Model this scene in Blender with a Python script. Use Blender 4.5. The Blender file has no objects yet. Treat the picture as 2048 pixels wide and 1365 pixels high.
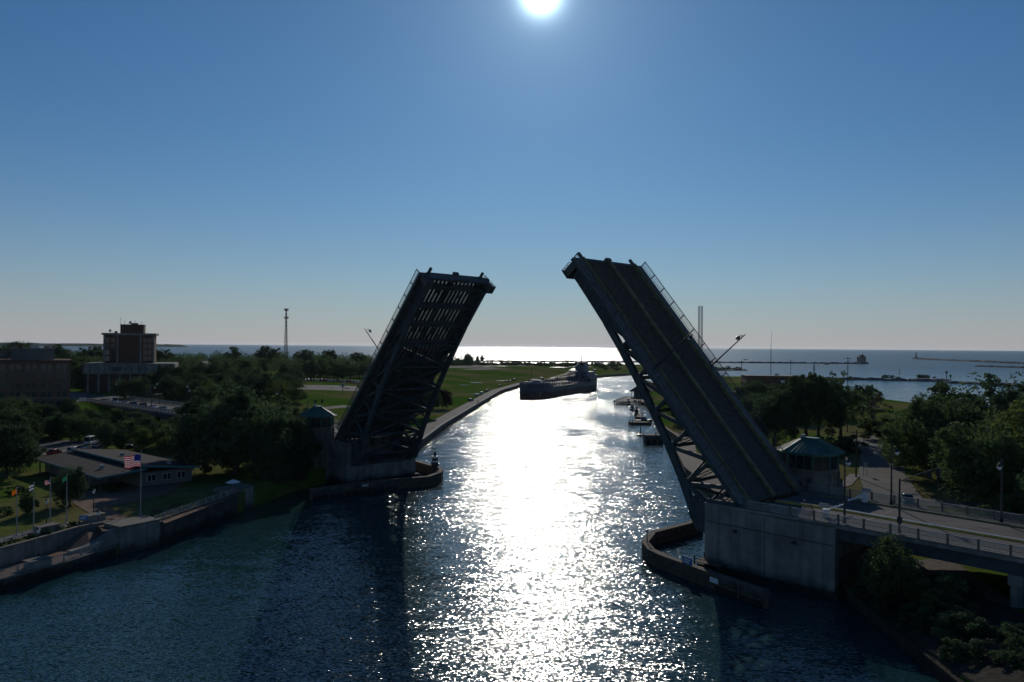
import bpy, bmesh, math, random
from mathutils import Vector, Matrix, Euler
import numpy as np
random.seed(7)
R = math.radians
sc = bpy.context.scene
COL = sc.collection

# ------------------------------------------------------------------ camera
CAM_H = 34.0                 # a drone hovering over the river
cam_d = bpy.data.cameras.new('camera')
cam_d.sensor_width = 36.0
cam_d.lens = 28.0
cam_d.clip_start = 0.5
cam_d.clip_end = 120000.0
cam = bpy.data.objects.new('camera', cam_d)
COL.objects.link(cam)
_pitch, _roll = math.atan(10.3 / 1593.0), math.atan(0.0077)
_f = Vector((0, math.cos(_pitch), math.sin(_pitch)))
_u0 = Vector((0, -math.sin(_pitch), math.cos(_pitch)))
_r0 = Vector((1, 0, 0))
_r = _r0 * math.cos(_roll) + _u0 * math.sin(_roll)
_u = _u0 * math.cos(_roll) - _r0 * math.sin(_roll)
cam.matrix_world = Matrix(((_r.x, _u.x, -_f.x, 0), (_r.y, _u.y, -_f.y, 0), (_r.z, _u.z, -_f.z, CAM_H), (0, 0, 0, 1)))
sc.camera = cam

# ------------------------------------------------------------------ sky and sun
SUN_EL, SUN_AZ = R(23.95), R(1.9)       # azimuth from +Y towards +X
sun_dir = Vector((math.sin(SUN_AZ) * math.cos(SUN_EL), math.cos(SUN_AZ) * math.cos(SUN_EL), math.sin(SUN_EL)))
world = bpy.data.worlds.new('World')
sc.world = world
world.use_nodes = True
wn, wl = world.node_tree.nodes, world.node_tree.links
wn.clear()
w_out = wn.new('ShaderNodeOutputWorld')
w_bg = wn.new('ShaderNodeBackground')
w_sky = wn.new('ShaderNodeTexSky')
w_sky.sky_type = 'NISHITA'
w_sky.sun_disc = False
w_sky.sun_elevation = SUN_EL
w_sky.sun_rotation = SUN_AZ
w_sky.altitude = 0.0
w_sky.air_density = 1.0
w_sky.dust_density = 0.05
w_sky.ozone_density = 3.0
w_bg.inputs['Strength'].default_value = 0.05
# a polarised, deep blue late-afternoon sky: one even tint over the whole dome
w_hs = wn.new('ShaderNodeHueSaturation')
w_hs.inputs['Saturation'].default_value = 1.10
w_tint = wn.new('ShaderNodeMix')
w_tint.data_type = 'RGBA'
w_tint.blend_type = 'MULTIPLY'
w_tint.inputs['Factor'].default_value = 1.0
w_tint.inputs['B'].default_value = (0.445, 0.775, 1.00, 1)
wl.new(w_sky.outputs[0], w_hs.inputs['Color'])
wl.new(w_hs.outputs[0], w_tint.inputs['A'])
# the sun's own aureole in the thin haze, round the true sun direction
w_tc = wn.new('ShaderNodeTexCoord')
w_dot = wn.new('ShaderNodeVectorMath')
w_dot.operation = 'DOT_PRODUCT'
w_dot.inputs[1].default_value = sun_dir
wl.new(w_tc.outputs['Generated'], w_dot.inputs[0])
def w_math(op, a, b):
    nd = wn.new('ShaderNodeMath')
    nd.operation = op
    for k, v in enumerate((a, b)):
        if v is None:
            continue
        if isinstance(v, (int, float)):
            nd.inputs[k].default_value = v
        else:
            wl.new(v, nd.inputs[k])
    return nd.outputs[0]
w_ang = w_math('ARCCOSINE', w_math('MINIMUM', w_dot.outputs['Value'], 1.0), None)
w_core = w_math('MULTIPLY', w_math('EXPONENT', w_math('MULTIPLY', w_ang, -1.0 / R(0.42)), None), 20.0)
w_glow = w_math('MULTIPLY', w_math('EXPONENT', w_math('MULTIPLY', w_ang, -1.0 / R(3.0)), None), 0.28)
w_wide = w_math('MULTIPLY', w_math('EXPONENT', w_math('MULTIPLY', w_ang, -1.0 / R(17.0)), None), 0.12)
w_bg2 = wn.new('ShaderNodeBackground')
w_bg2.inputs['Color'].default_value = (0.68, 0.90, 1.0, 1)
wl.new(w_math('ADD', w_math('ADD', w_core, w_glow), w_wide), w_bg2.inputs['Strength'])
w_add = wn.new('ShaderNodeAddShader')
# pale haze lying along the whole horizon
w_sep = wn.new('ShaderNodeSeparateXYZ')
wl.new(w_tc.outputs['Generated'], w_sep.inputs[0])
w_low = w_math('EXPONENT', w_math('MULTIPLY', w_math('MAXIMUM', w_sep.outputs['Z'], 0.0), -1.0 / R(4.6)), None)
w_hz = wn.new('ShaderNodeMix')
w_hz.data_type = 'RGBA'
w_hz.inputs['B'].default_value = (7.9, 7.25, 7.75, 1)
wl.new(w_math('MULTIPLY', w_low, 0.92), w_hz.inputs['Factor'])
wl.new(w_tint.outputs['Result'], w_hz.inputs['A'])
wl.new(w_hz.outputs['Result'], w_bg.inputs['Color'])
wl.new(w_bg.outputs[0], w_add.inputs[0])
wl.new(w_bg2.outputs[0], w_add.inputs[1])
wl.new(w_add.outputs[0], w_out.inputs['Surface'])
sun_d = bpy.data.lights.new('sun', 'SUN')
sun_d.energy = 2.1
sun_d.angle = R(0.53)
sun_d.color = (1.0, 0.93, 0.82)
sun = bpy.data.objects.new('sun', sun_d)
sun.rotation_euler = (-sun_dir).to_track_quat('-Z', 'Y').to_euler()
COL.objects.link(sun)
sc.view_settings.view_transform = 'Standard'
sc.view_settings.look = 'None'
sc.view_settings.gamma = 1.0
sc.view_settings.use_curve_mapping = False
sc.view_settings.exposure = 0.0
sc.cycles.use_denoising = True

# ------------------------------------------------------------------ helpers
F_PX = 1593.0
def at(px, py, z):
    """world point at height z that the survey photograph shows at (px, py)"""
    d = _f + _r * ((px - 1024.0) / F_PX) - _u * ((py - 682.5) / F_PX)
    return Vector((0, 0, CAM_H)) + d * ((z - CAM_H) / d.z)

def tag(o, label=None, cat=None, group=None, kind=None):
    if label: o['label'] = label
    if cat: o['category'] = cat
    if group: o['group'] = group
    if kind: o['kind'] = kind
    return o

def empty(name, loc=(0, 0, 0), rz=0.0, label=None, cat=None, group=None):
    o = bpy.data.objects.new(name, None)
    o.empty_display_size = 0.5
    o.location = loc
    o.rotation_euler = (0, 0, rz)
    COL.objects.link(o)
    return tag(o, label, cat, group)

def copy_tree(o, parent=None):
    c = o.copy()
    COL.objects.link(c)
    c.parent = parent
    for ch in [k for k in bpy.data.objects if k.parent is o]:
        copy_tree(ch, c)
    return c

class MB:
    def __init__(s):
        s.v, s.f = [], []
    def add(s, vs, fs):
        n = len(s.v)
        s.v += [tuple(p) for p in vs]
        s.f += [tuple(n + i for i in f) for f in fs]
        return s
    def box(s, x0, x1, y0, y1, z0, z1):
        return s.add([(x0, y0, z0), (x1, y0, z0), (x1, y1, z0), (x0, y1, z0), (x0, y0, z1), (x1, y0, z1), (x1, y1, z1), (x0, y1, z1)],
                     [(0, 3, 2, 1), (4, 5, 6, 7), (0, 1, 5, 4), (1, 2, 6, 5), (2, 3, 7, 6), (3, 0, 4, 7)])
    def bar(s, p, q, w, h, up=(0, 0, 1)):
        p, q, up = Vector(p), Vector(q), Vector(up)
        d = (q - p).normalized()
        sx = d.cross(up)
        if sx.length < 1e-4:
            sx = d.cross(Vector((1, 0, 0)))
        sx.normalize()
        sz = sx.cross(d).normalized()
        a, b = sx * (w / 2), sz * (h / 2)
        vs = [p - a - b, p + a - b, p + a + b, p - a + b, q - a - b, q + a - b, q + a + b, q - a + b]
        return s.add(vs, [(0, 1, 2, 3), (7, 6, 5, 4), (0, 4, 5, 1), (1, 5, 6, 2), (2, 6, 7, 3), (3, 7, 4, 0)])
    def tube(s, p, q, r0, r1=None, n=8):
        r1 = r0 if r1 is None else r1
        p, q = Vector(p), Vector(q)
        d = (q - p).normalized()
        sx = d.cross(Vector((0, 0, 1)))
        if sx.length < 1e-3:
            sx = Vector((1, 0, 0))
        sx.normalize()
        sy = d.cross(sx)
        vs = []
        for c, r in ((p, r0), (q, r1)):
            for k in range(n):
                t = 2 * math.pi * k / n
                vs.append(c + sx * (r * math.cos(t)) + sy * (r * math.sin(t)))
        fs = [(k, (k + 1) % n, n + (k + 1) % n, n + k) for k in range(n)]
        fs += [tuple(range(n - 1, -1, -1)), tuple(range(n, 2 * n))]
        return s.add(vs, fs)
    def prism(s, poly, z0, z1):
        n = len(poly)
        vs = [(x, y, z0) for x, y in poly] + [(x, y, z1) for x, y in poly]
        fs = [(k, (k + 1) % n, n + (k + 1) % n, n + k) for k in range(n)]
        return s.add(vs, fs + [tuple(range(n - 1, -1, -1)), tuple(range(n, 2 * n))])
    def prism_y(s, poly, y0, y1):
        n = len(poly)
        vs = [(x, y0, z) for x, z in poly] + [(x, y1, z) for x, z in poly]
        fs = [(k, (k + 1) % n, n + (k + 1) % n, n + k) for k in range(n)]
        return s.add(vs, fs + [tuple(range(n - 1, -1, -1)), tuple(range(n, 2 * n))])
    def lathe(s, prof, n=12, c=(0, 0)):
        vs, fs = [], []
        for r, z in prof:
            for k in range(n):
                t = 2 * math.pi * k / n
                vs.append((c[0] + r * math.cos(t), c[1] + r * math.sin(t), z))
        for i in range(len(prof) - 1):
            for k in range(n):
                fs.append((i * n + k, i * n + (k + 1) % n, (i + 1) * n + (k + 1) % n, (i + 1) * n + k))
        m = (len(prof) - 1) * n
        return s.add(vs, fs + [tuple(range(n - 1, -1, -1)), tuple(range(m, m + n))])
    def loft(s, rings):
        n = len(rings[0])
        vs, fs = [], []
        for r in rings:
            vs += list(r)
        for i in range(len(rings) - 1):
            for k in range(n):
                fs.append((i * n + k, i * n + (k + 1) % n, (i + 1) * n + (k + 1) % n, (i + 1) * n + k))
        m = (len(rings) - 1) * n
        return s.add(vs, fs + [tuple(range(n - 1, -1, -1)), tuple(range(m, m + n))])
    def strip(s, pts, w0, w1, zf, up=0.0):
        """ribbon along pts between lateral offsets w0..w1 (left positive), draped at zf(x,y)+up"""
        L = [Vector((p[0], p[1])) for p in pts]
        vs = []
        for i, p in enumerate(L):
            d = (L[min(i + 1, len(L) - 1)] - L[max(i - 1, 0)]).normalized()
            nrm = Vector((-d.y, d.x))
            for w in (w0, w1):
                q = p + nrm * w
                vs.append((q.x, q.y, zf(q.x, q.y) + up))
        fs = [(2 * i, 2 * i + 2, 2 * i + 3, 2 * i + 1) for i in range(len(L) - 1)]
        return s.add(vs, fs)
    def mesh(s, name, mat, smooth=False):
        me = bpy.data.meshes.new(name)
        me.from_pydata(s.v, [], s.f)
        bm = bmesh.new()
        bm.from_mesh(me)
        bmesh.ops.recalc_face_normals(bm, faces=bm.faces)
        bm.to_mesh(me)
        bm.free()
        if mat is not None:
            me.materials.append(mat)
        if smooth:
            me.polygons.foreach_set('use_smooth', [True] * len(me.polygons))
        return me
    def build(s, name, mat, parent=None, smooth=False, off=None, label=None):
        """parent given: vertices are in the parent's space (minus off); else world, origin put at the base"""
        v = s.v
        loc = (0, 0, 0)
        if parent is None:
            xs, ys, zs = [p[0] for p in v], [p[1] for p in v], [p[2] for p in v]
            loc = ((min(xs) + max(xs)) / 2, (min(ys) + max(ys)) / 2, min(zs))
            s.v = [(p[0] - loc[0], p[1] - loc[1], p[2] - loc[2]) for p in v]
        elif off is not None:
            s.v = [(p[0] - off[0], p[1] - off[1], p[2] - off[2]) for p in v]
        o = bpy.data.objects.new(name, s.mesh(name, mat, smooth))
        o.location = loc
        COL.objects.link(o)
        if parent is not None:
            o.parent = parent
        if label: o['label'] = label
        return o

def inst(name, me, parent=None, loc=(0, 0, 0), rz=0.0):
    o = bpy.data.objects.new(name, me)
    o.location = loc
    o.rotation_euler = (0, 0, rz)
    COL.objects.link(o)
    if parent is not None:
        o.parent = parent
    return o

def sstep(a, b, x):
    t = min(1.0, max(0.0, (x - a) / (b - a)))
    return t * t * (3 - 2 * t)

def interp(tab, x):
    if x <= tab[0][0]: return tab[0][1]
    for (a, b), (c, d) in zip(tab, tab[1:]):
        if x <= c:
            return b + (d - b) * (x - a) / (c - a)
    return tab[-1][1]

# ------------------------------------------------------------------ materials
M = {}
def mat(name, col, rough=0.8, spec=0.25, var=0.25, scale=0.6, metal=0.0, bump=0.0, bscale=6.0, col2=None, rnd=0.0, stain=False):
    m = bpy.data.materials.new(name)
    m.use_nodes = True
    N, L = m.node_tree.nodes, m.node_tree.links
    b = N['Principled BSDF']
    b.inputs['Roughness'].default_value = rough
    b.inputs['Specular IOR Level'].default_value = spec
    b.inputs['Metallic'].default_value = metal
    geo = N.new('ShaderNodeNewGeometry')
    n1 = N.new('ShaderNodeTexNoise')
    n1.inputs['Scale'].default_value = scale
    n1.inputs['Detail'].default_value = 5.0
    n1.inputs['Roughness'].default_value = 0.62
    L.new(geo.outputs['Position'], n1.inputs['Vector'])
    mx = N.new('ShaderNodeMix')
    mx.data_type = 'RGBA'
    c1 = [c * (1 - var) for c in col]
    c2 = list(col2) if col2 else [min(1, c * (1 + var)) for c in col]
    mx.inputs['A'].default_value = (*c1, 1)
    mx.inputs['B'].default_value = (*c2, 1)
    mr = N.new('ShaderNodeMapRange')
    mr.inputs[1].default_value, mr.inputs[2].default_value = 0.33, 0.67
    L.new(n1.outputs[0], mr.inputs[0])
    L.new(mr.outputs[0], mx.inputs['Factor'])
    out = mx.outputs['Result']
    if rnd > 0:
        oi = N.new('ShaderNodeObjectInfo')
        hs = N.new('ShaderNodeHueSaturation')
        m1 = N.new('ShaderNodeMapRange')
        m1.inputs[3].default_value, m1.inputs[4].default_value = 1 - rnd, 1 + rnd
        L.new(oi.outputs['Random'], m1.inputs[0])
        L.new(m1.outputs[0], hs.inputs['Value'])
        L.new(out, hs.inputs['Color'])
        out = hs.outputs[0]
    if stain:
        # rain streaks down the faces and a dark weedy band at the waterline
        mp = N.new('ShaderNodeMapping')
        mp.inputs['Scale'].default_value = (0.9, 0.9, 0.06)
        L.new(geo.outputs['Position'], mp.inputs['Vector'])
        n3 = N.new('ShaderNodeTexNoise')
        n3.inputs['Scale'].default_value, n3.inputs['Detail'].default_value = 1.0, 4.0
        L.new(mp.outputs[0], n3.inputs['Vector'])
        q1 = N.new('ShaderNodeMapRange')
        q1.inputs[1].default_value, q1.inputs[2].default_value, q1.inputs[3].default_value, q1.inputs[4].default_value = 0.36, 0.60, 0.80, 1.06
        L.new(n3.outputs[0], q1.inputs[0])
        sp = N.new('ShaderNodeSeparateXYZ')
        L.new(geo.outputs['Position'], sp.inputs[0])
        ad = N.new('ShaderNodeMath')
        ad.operation = 'MULTIPLY_ADD'
        ad.inputs[1].default_value = 2.2
        L.new(n1.outputs[0], ad.inputs[0])
        L.new(sp.outputs['Z'], ad.inputs[2])
        q2 = N.new('ShaderNodeMapRange')
        q2.inputs[1].default_value, q2.inputs[2].default_value, q2.inputs[3].default_value, q2.inputs[4].default_value = 1.7, 3.0, 0.30, 1.0
        L.new(ad.outputs[0], q2.inputs[0])
        pr = N.new('ShaderNodeMath')
        pr.operation = 'MULTIPLY'
        L.new(q1.outputs[0], pr.inputs[0])
        L.new(q2.outputs[0], pr.inputs[1])
        hv = N.new('ShaderNodeHueSaturation')
        L.new(pr.outputs[0], hv.inputs['Value'])
        L.new(out, hv.inputs['Color'])
        out = hv.outputs[0]
    L.new(out, b.inputs['Base Color'])
    if bump > 0:
        n2 = N.new('ShaderNodeTexNoise')
        n2.inputs['Scale'].default_value = bscale
        n2.inputs['Detail'].default_value = 4.0
        L.new(geo.outputs['Position'], n2.inputs['Vector'])
        bp = N.new('ShaderNodeBump')
        bp.inputs['Distance'].default_value = bump
        L.new(n2.outputs[0], bp.inputs['Height'])
        L.new(bp.outputs[0], b.inputs['Normal'])
    M[name] = m
    return m

mat('steel', (0.055, 0.072, 0.078), 0.6, 0.3, 0.3, 0.5, bump=0.01)
mat('steel_dark', (0.085, 0.09, 0.09), 0.6, 0.3, 0.3, 0.8)
mat('grating', (0.13, 0.13, 0.125), 0.65, 0.3, 0.4, 1.5)
mat('kerb_yellow', (0.17, 0.16, 0.085), 0.75, 0.2, 0.35, 0.8)
mat('concrete', (0.22, 0.215, 0.195), 0.88, 0.15, 0.28, 0.35, bump=0.02, bscale=3.0, stain=True)
mat('concrete_wet', (0.085, 0.09, 0.085), 0.8, 0.2, 0.35, 0.5, bump=0.03, bscale=2.0, stain=True)
mat('concrete_pale', (0.17, 0.155, 0.135), 0.88, 0.15, 0.18, 0.5)
mat('asphalt', (0.085, 0.08, 0.078), 0.9, 0.12, 0.25, 0.25)
mat('asphalt_old', (0.105, 0.098, 0.094), 0.9, 0.12, 0.25, 0.12)
mat('sidewalk', (0.17, 0.155, 0.14), 0.9, 0.12, 0.18, 0.4)
mat('brick_path', (0.17, 0.11, 0.082), 0.9, 0.1, 0.2, 1.2)
mat('paint_yellow', (0.62, 0.45, 0.07), 0.7, 0.2, 0.25, 1.0)
mat('paint_white', (0.72, 0.72, 0.70), 0.6, 0.3, 0.12, 1.0)
mat('copper_roof', (0.04, 0.125, 0.105), 0.55, 0.35, 0.25, 1.0)
mat('glass', (0.02, 0.028, 0.032), 0.08, 0.5, 0.2, 0.5)
mat('stone', (0.145, 0.14, 0.125), 0.9, 0.12, 0.3, 0.5, bump=0.02, bscale=2.5, stain=True)
mat('timber', (0.095, 0.075, 0.06), 0.85, 0.15, 0.35, 1.2, bump=0.02, bscale=5)
mat('timber_grey', (0.12, 0.10, 0.085), 0.88, 0.12, 0.3, 1.0)
mat('metal_grey', (0.34, 0.35, 0.35), 0.45, 0.4, 0.15, 1.0, metal=0.4)
mat('metal_black', (0.025, 0.028, 0.03), 0.5, 0.4, 0.2, 1.0)
mat('rubber', (0.018, 0.018, 0.018), 0.8, 0.2, 0.2, 2.0)
mat('roof_shingle', (0.055, 0.045, 0.042), 0.92, 0.1, 0.3, 1.2)
mat('roof_grey', (0.20, 0.19, 0.18), 0.9, 0.12, 0.3, 0.3)
mat('wall_cream', (0.16, 0.16, 0.145), 0.85, 0.15, 0.12, 0.8)
mat('wall_white', (0.62, 0.61, 0.58), 0.8, 0.15, 0.1, 0.6)
mat('brick', (0.13, 0.068, 0.048), 0.9, 0.1, 0.25, 1.2)
mat('brick_tan', (0.17, 0.10, 0.07), 0.9, 0.1, 0.22, 1.0)
mat('brick_dark', (0.12, 0.07, 0.05), 0.9, 0.1, 0.25, 1.0)
mat('hull_blue', (0.06, 0.075, 0.095), 0.55, 0.35, 0.25, 0.15)
mat('hull_red', (0.13, 0.06, 0.045), 0.7, 0.25, 0.3, 0.15)
mat('ship_white', (0.17, 0.18, 0.20), 0.6, 0.3, 0.15, 0.2)
mat('deck_red', (0.18, 0.10, 0.08), 0.75, 0.2, 0.3, 0.3)
mat('rock', (0.13, 0.12, 0.11), 0.92, 0.1, 0.35, 0.4, bump=0.15, bscale=0.8)
mat('gravel', (0.13, 0.115, 0.105), 0.95, 0.06, 0.3, 1.2, bump=0.08, bscale=3.0)
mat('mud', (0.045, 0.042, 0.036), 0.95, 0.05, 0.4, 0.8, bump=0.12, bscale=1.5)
mat('bark', (0.09, 0.075, 0.06), 0.95, 0.08, 0.3, 3.0)
mat('skin', (0.42, 0.27, 0.2), 0.6, 0.3, 0.05, 5.0)
mat('cloth_dark', (0.03, 0.035, 0.05), 0.9, 0.1, 0.2, 4.0)
mat('cloth_light', (0.4, 0.38, 0.36), 0.9, 0.1, 0.15, 4.0)
mat('lamp_glass', (0.75, 0.76, 0.74), 0.12, 0.6, 0.05, 1.0)
mat('chrome', (0.62, 0.63, 0.64), 0.12, 0.6, 0.05, 1.0, metal=1.0)
mat('sign_blue', (0.06, 0.16, 0.34), 0.55, 0.3, 0.1, 1.0)
for k, c in {'white': (0.62, 0.63, 0.63), 'silver': (0.33, 0.34, 0.35), 'black': (0.02, 0.02, 0.022), 'red': (0.32, 0.03, 0.03),
             'blue': (0.04, 0.07, 0.16), 'grey': (0.12, 0.125, 0.13), 'teal': (0.05, 0.16, 0.18), 'tan': (0.3, 0.25, 0.18)}.items():
    mat('car_' + k, c, 0.28, 0.5, 0.04, 0.5)

def leaf_mat(name, col, var=0.35):
    m = bpy.data.materials.new(name)
    m.use_nodes = True
    N, L = m.node_tree.nodes, m.node_tree.links
    N.remove(N['Principled BSDF'])
    out = N['Material Output']
    geo, oi = N.new('ShaderNodeNewGeometry'), N.new('ShaderNodeObjectInfo')
    n1 = N.new('ShaderNodeTexNoise')
    n1.inputs['Scale'].default_value, n1.inputs['Detail'].default_value = 0.55, 3.0
    L.new(geo.outputs['Position'], n1.inputs['Vector'])
    mx = N.new('ShaderNodeMix')
    mx.data_type = 'RGBA'
    mx.inputs['A'].default_value = (*[c * (1 - var) for c in col], 1)
    mx.inputs['B'].default_value = (col[0] * 1.45, col[1] * 1.3, col[2] * 0.95, 1)
    mr = N.new('ShaderNodeMapRange')
    mr.inputs[1].default_value, mr.inputs[2].default_value = 0.3, 0.7
    L.new(n1.outputs[0], mr.inputs[0])
    L.new(mr.outputs[0], mx.inputs['Factor'])
    hs = N.new('ShaderNodeHueSaturation')
    m1, m2 = N.new('ShaderNodeMapRange'), N.new('ShaderNodeMapRange')
    m1.inputs[3].default_value, m1.inputs[4].default_value = 0.72, 1.22
    m2.inputs[3].default_value, m2.inputs[4].default_value = 0.47, 0.52
    L.new(oi.outputs['Random'], m1.inputs[0])
    L.new(geo.outputs['Random Per Island'], m2.inputs[0])
    L.new(m1.outputs[0], hs.inputs['Value'])
    L.new(m2.outputs[0], hs.inputs['Hue'])
    L.new(mx.outputs['Result'], hs.inputs['Color'])
    d, t = N.new('ShaderNodeBsdfDiffuse'), N.new('ShaderNodeBsdfTranslucent')
    ms = N.new('ShaderNodeMixShader')
    ms.inputs[0].default_value = 0.42
    L.new(hs.outputs[0], d.inputs['Color'])
    L.new(hs.outputs[0], t.inputs['Color'])
    L.new(d.outputs[0], ms.inputs[1])
    L.new(t.outputs[0], ms.inputs[2])
    gl, mg = N.new('ShaderNodeBsdfGlossy'), N.new('ShaderNodeMixShader')
    gl.inputs['Roughness'].default_value = 0.75
    gl.inputs['Color'].default_value = (0.8, 0.85, 0.8, 1)
    mg.inputs[0].default_value = 0.035
    L.new(ms.outputs[0], mg.inputs[1])
    L.new(gl.outputs[0], mg.inputs[2])
    L.new(mg.outputs[0], out.inputs['Surface'])
    M[name] = m
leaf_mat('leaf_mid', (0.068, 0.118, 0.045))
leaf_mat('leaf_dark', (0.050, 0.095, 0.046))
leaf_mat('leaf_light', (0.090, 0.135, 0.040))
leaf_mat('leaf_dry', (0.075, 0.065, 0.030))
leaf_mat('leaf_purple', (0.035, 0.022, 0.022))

def fabric(name, col):
    m = bpy.data.materials.new(name)
    m.use_nodes = True
    N, L = m.node_tree.nodes, m.node_tree.links
    N.remove(N['Principled BSDF'])
    geo, n1, hs = N.new('ShaderNodeNewGeometry'), N.new('ShaderNodeTexNoise'), N.new('ShaderNodeHueSaturation')
    n1.inputs['Scale'].default_value = 2.0
    L.new(geo.outputs['Position'], n1.inputs['Vector'])
    mr = N.new('ShaderNodeMapRange')
    mr.inputs[3].default_value, mr.inputs[4].default_value = 0.85, 1.15
    L.new(n1.outputs[0], mr.inputs[0])
    L.new(mr.outputs[0], hs.inputs['Value'])
    hs.inputs['Color'].default_value = (*col, 1)
    d, t, ms = N.new('ShaderNodeBsdfDiffuse'), N.new('ShaderNodeBsdfTranslucent'), N.new('ShaderNodeMixShader')
    ms.inputs[0].default_value = 0.5
    L.new(hs.outputs[0], d.inputs['Color'])
    L.new(hs.outputs[0], t.inputs['Color'])
    L.new(d.outputs[0], ms.inputs[1])
    L.new(t.outputs[0], ms.inputs[2])
    L.new(ms.outputs[0], N['Material Output'].inputs['Surface'])
    M[name] = m
for k_, c_ in (('fabric_red', (0.72, 0.03, 0.045)), ('fabric_white', (0.80, 0.80, 0.82)), ('fabric_blue', (0.03, 0.06, 0.32)), ('fabric_orange', (0.80, 0.38, 0.06)), ('fabric_green', (0.12, 0.42, 0.24))):
    fabric(k_, c_)

def ground_mat():
    m = bpy.data.materials.new('grass_ground')
    m.use_nodes = True
    N, L = m.node_tree.nodes, m.node_tree.links
    N.remove(N['Principled BSDF'])
    b = N.new('ShaderNodeBsdfDiffuse')
    L.new(b.outputs[0], N['Material Output'].inputs['Surface'])
    geo = N.new('ShaderNodeNewGeometry')
    def noise(s, d):
        n = N.new('ShaderNodeTexNoise')
        n.inputs['Scale'].default_value, n.inputs['Detail'].default_value = s, d
        L.new(geo.outputs['Position'], n.inputs['Vector'])
        return n.outputs[0]
    r = N.new('ShaderNodeValToRGB')
    e = r.color_ramp.elements
    e[0].position, e[0].color = 0.36, (0.052, 0.120, 0.017, 1)
    e[1].position, e[1].color = 0.60, (0.150, 0.138, 0.062, 1)
    x = e.new(0.47)
    x.color = (0.080, 0.130, 0.024, 1)
    L.new(noise(0.018, 6), r.inputs[0])
    mx = N.new('ShaderNodeMix')
    mx.data_type, mx.blend_type = 'RGBA', 'MULTIPLY'
    mx.inputs['Factor'].default_value = 0.8
    r2 = N.new('ShaderNodeValToRGB')
    r2.color_ramp.elements[0].position, r2.color_ramp.elements[0].color = 0.3, (0.6, 0.62, 0.6, 1)
    r2.color_ramp.elements[1].position, r2.color_ramp.elements[1].color = 0.7, (1.15, 1.12, 1.05, 1)
    L.new(noise(0.6, 6), r2.inputs[0])
    L.new(r.outputs[0], mx.inputs['A'])
    L.new(r2.outputs[0], mx.inputs['B'])
    L.new(mx.outputs['Result'], b.inputs['Color'])
    bp = N.new('ShaderNodeBump')
    bp.inputs['Distance'].default_value = 0.12
    L.new(noise(2.5, 5), bp.inputs['Height'])
    L.new(bp.outputs[0], b.inputs['Normal'])
    M['grass'] = m
ground_mat()

def water_mat(name, small, large, rough, calm=0.62):
    m = bpy.data.materials.new(name)
    m.use_nodes = True
    N, L = m.node_tree.nodes, m.node_tree.links
    b = N['Principled BSDF']
    b.inputs['Base Color'].default_value = (0.012, 0.044, 0.047, 1)
    b.inputs['IOR'].default_value = 1.333
    geo = N.new('ShaderNodeNewGeometry')
    # short chop on the open lake is rougher than the sheltered river
    sp = N.new('ShaderNodeSeparateXYZ')
    L.new(geo.outputs['Position'], sp.inputs[0])
    def ramp(v0, v1):
        q = N.new('ShaderNodeMapRange')
        q.interpolation_type = 'SMOOTHSTEP'
        q.inputs[1].default_value, q.inputs[2].default_value = 250.0, 1500.0
        q.inputs[3].default_value, q.inputs[4].default_value = v0, v1
        L.new(sp.outputs['Y'], q.inputs[0])
        return q.outputs[0]
    L.new(ramp(rough, 0.32), b.inputs['Roughness'])
    far = ramp(1.0, 0.9)
    def vm(op, a, c):
        n = N.new('ShaderNodeVectorMath')
        n.operation = op
        for k, x in enumerate((a, c)):
            if x is None: continue
            if isinstance(x, tuple): n.inputs[k].default_value = x
            else: L.new(x, n.inputs[k])
        return n
    def slope(scale, detail, amp, sx=1.0, off=0.0):
        mp = N.new('ShaderNodeMapping')
        mp.inputs['Scale'].default_value = (scale * sx, scale, scale)
        mp.inputs['Rotation'].default_value = (0, 0, R(-12))
        mp.inputs['Location'].default_value = (off, off * 2, 0)
        L.new(geo.outputs['Position'], mp.inputs['Vector'])
        n = N.new('ShaderNodeTexNoise')
        n.inputs['Scale'].default_value = 1.0
        n.inputs['Detail'].default_value = detail
        n.inputs['Roughness'].default_value = 0.6
        L.new(mp.outputs[0], n.inputs['Vector'])
        s_ = vm('SUBTRACT', n.outputs['Color'], (0.5, 0.5, 0.5))
        return vm('MULTIPLY', s_.outputs[0], (amp, amp * 1.15, 0)).outputs[0]
    a = vm('ADD', slope(0.40, 1.0, large, 0.5), slope(3.3, 2.0, small, 0.5, 7.0)).outputs[0]
    g = N.new('ShaderNodeTexNoise')
    g.inputs['Scale'].default_value, g.inputs['Detail'].default_value = 1.0, 3.0
    gm = N.new('ShaderNodeMapping')
    gm.inputs['Scale'].default_value = (0.045, 0.014, 1.0)
    gm.inputs['Rotation'].default_value = (0, 0, R(24))
    L.new(geo.outputs['Position'], gm.inputs['Vector'])
    L.new(gm.outputs[0], g.inputs['Vector'])
    mr = N.new('ShaderNodeMapRange')
    mr.inputs[1].default_value, mr.inputs[2].default_value = 0.36, 0.60
    mr.inputs[3].default_value, mr.inputs[4].default_value = calm, 1.12
    L.new(g.outputs[0], mr.inputs[0])
    k = vm('SCALE', a, None)
    mk = N.new('ShaderNodeMath')
    mk.operation = 'MULTIPLY'
    L.new(mr.outputs[0], mk.inputs[0])
    L.new(far, mk.inputs[1])
    L.new(mk.outputs[0], k.inputs['Scale'])
    z = vm('ADD', k.outputs[0], (0.0, 0.0, 1.0))
    nn = vm('NORMALIZE', z.outputs[0], None)
    L.new(nn.outputs[0], b.inputs['Normal'])
    M[name] = m
water_mat('water', 1.28, 0.34, 0.11, 0.5)
water_mat('puddle', 0.75, 0.2, 0.06, 0.9)

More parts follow.
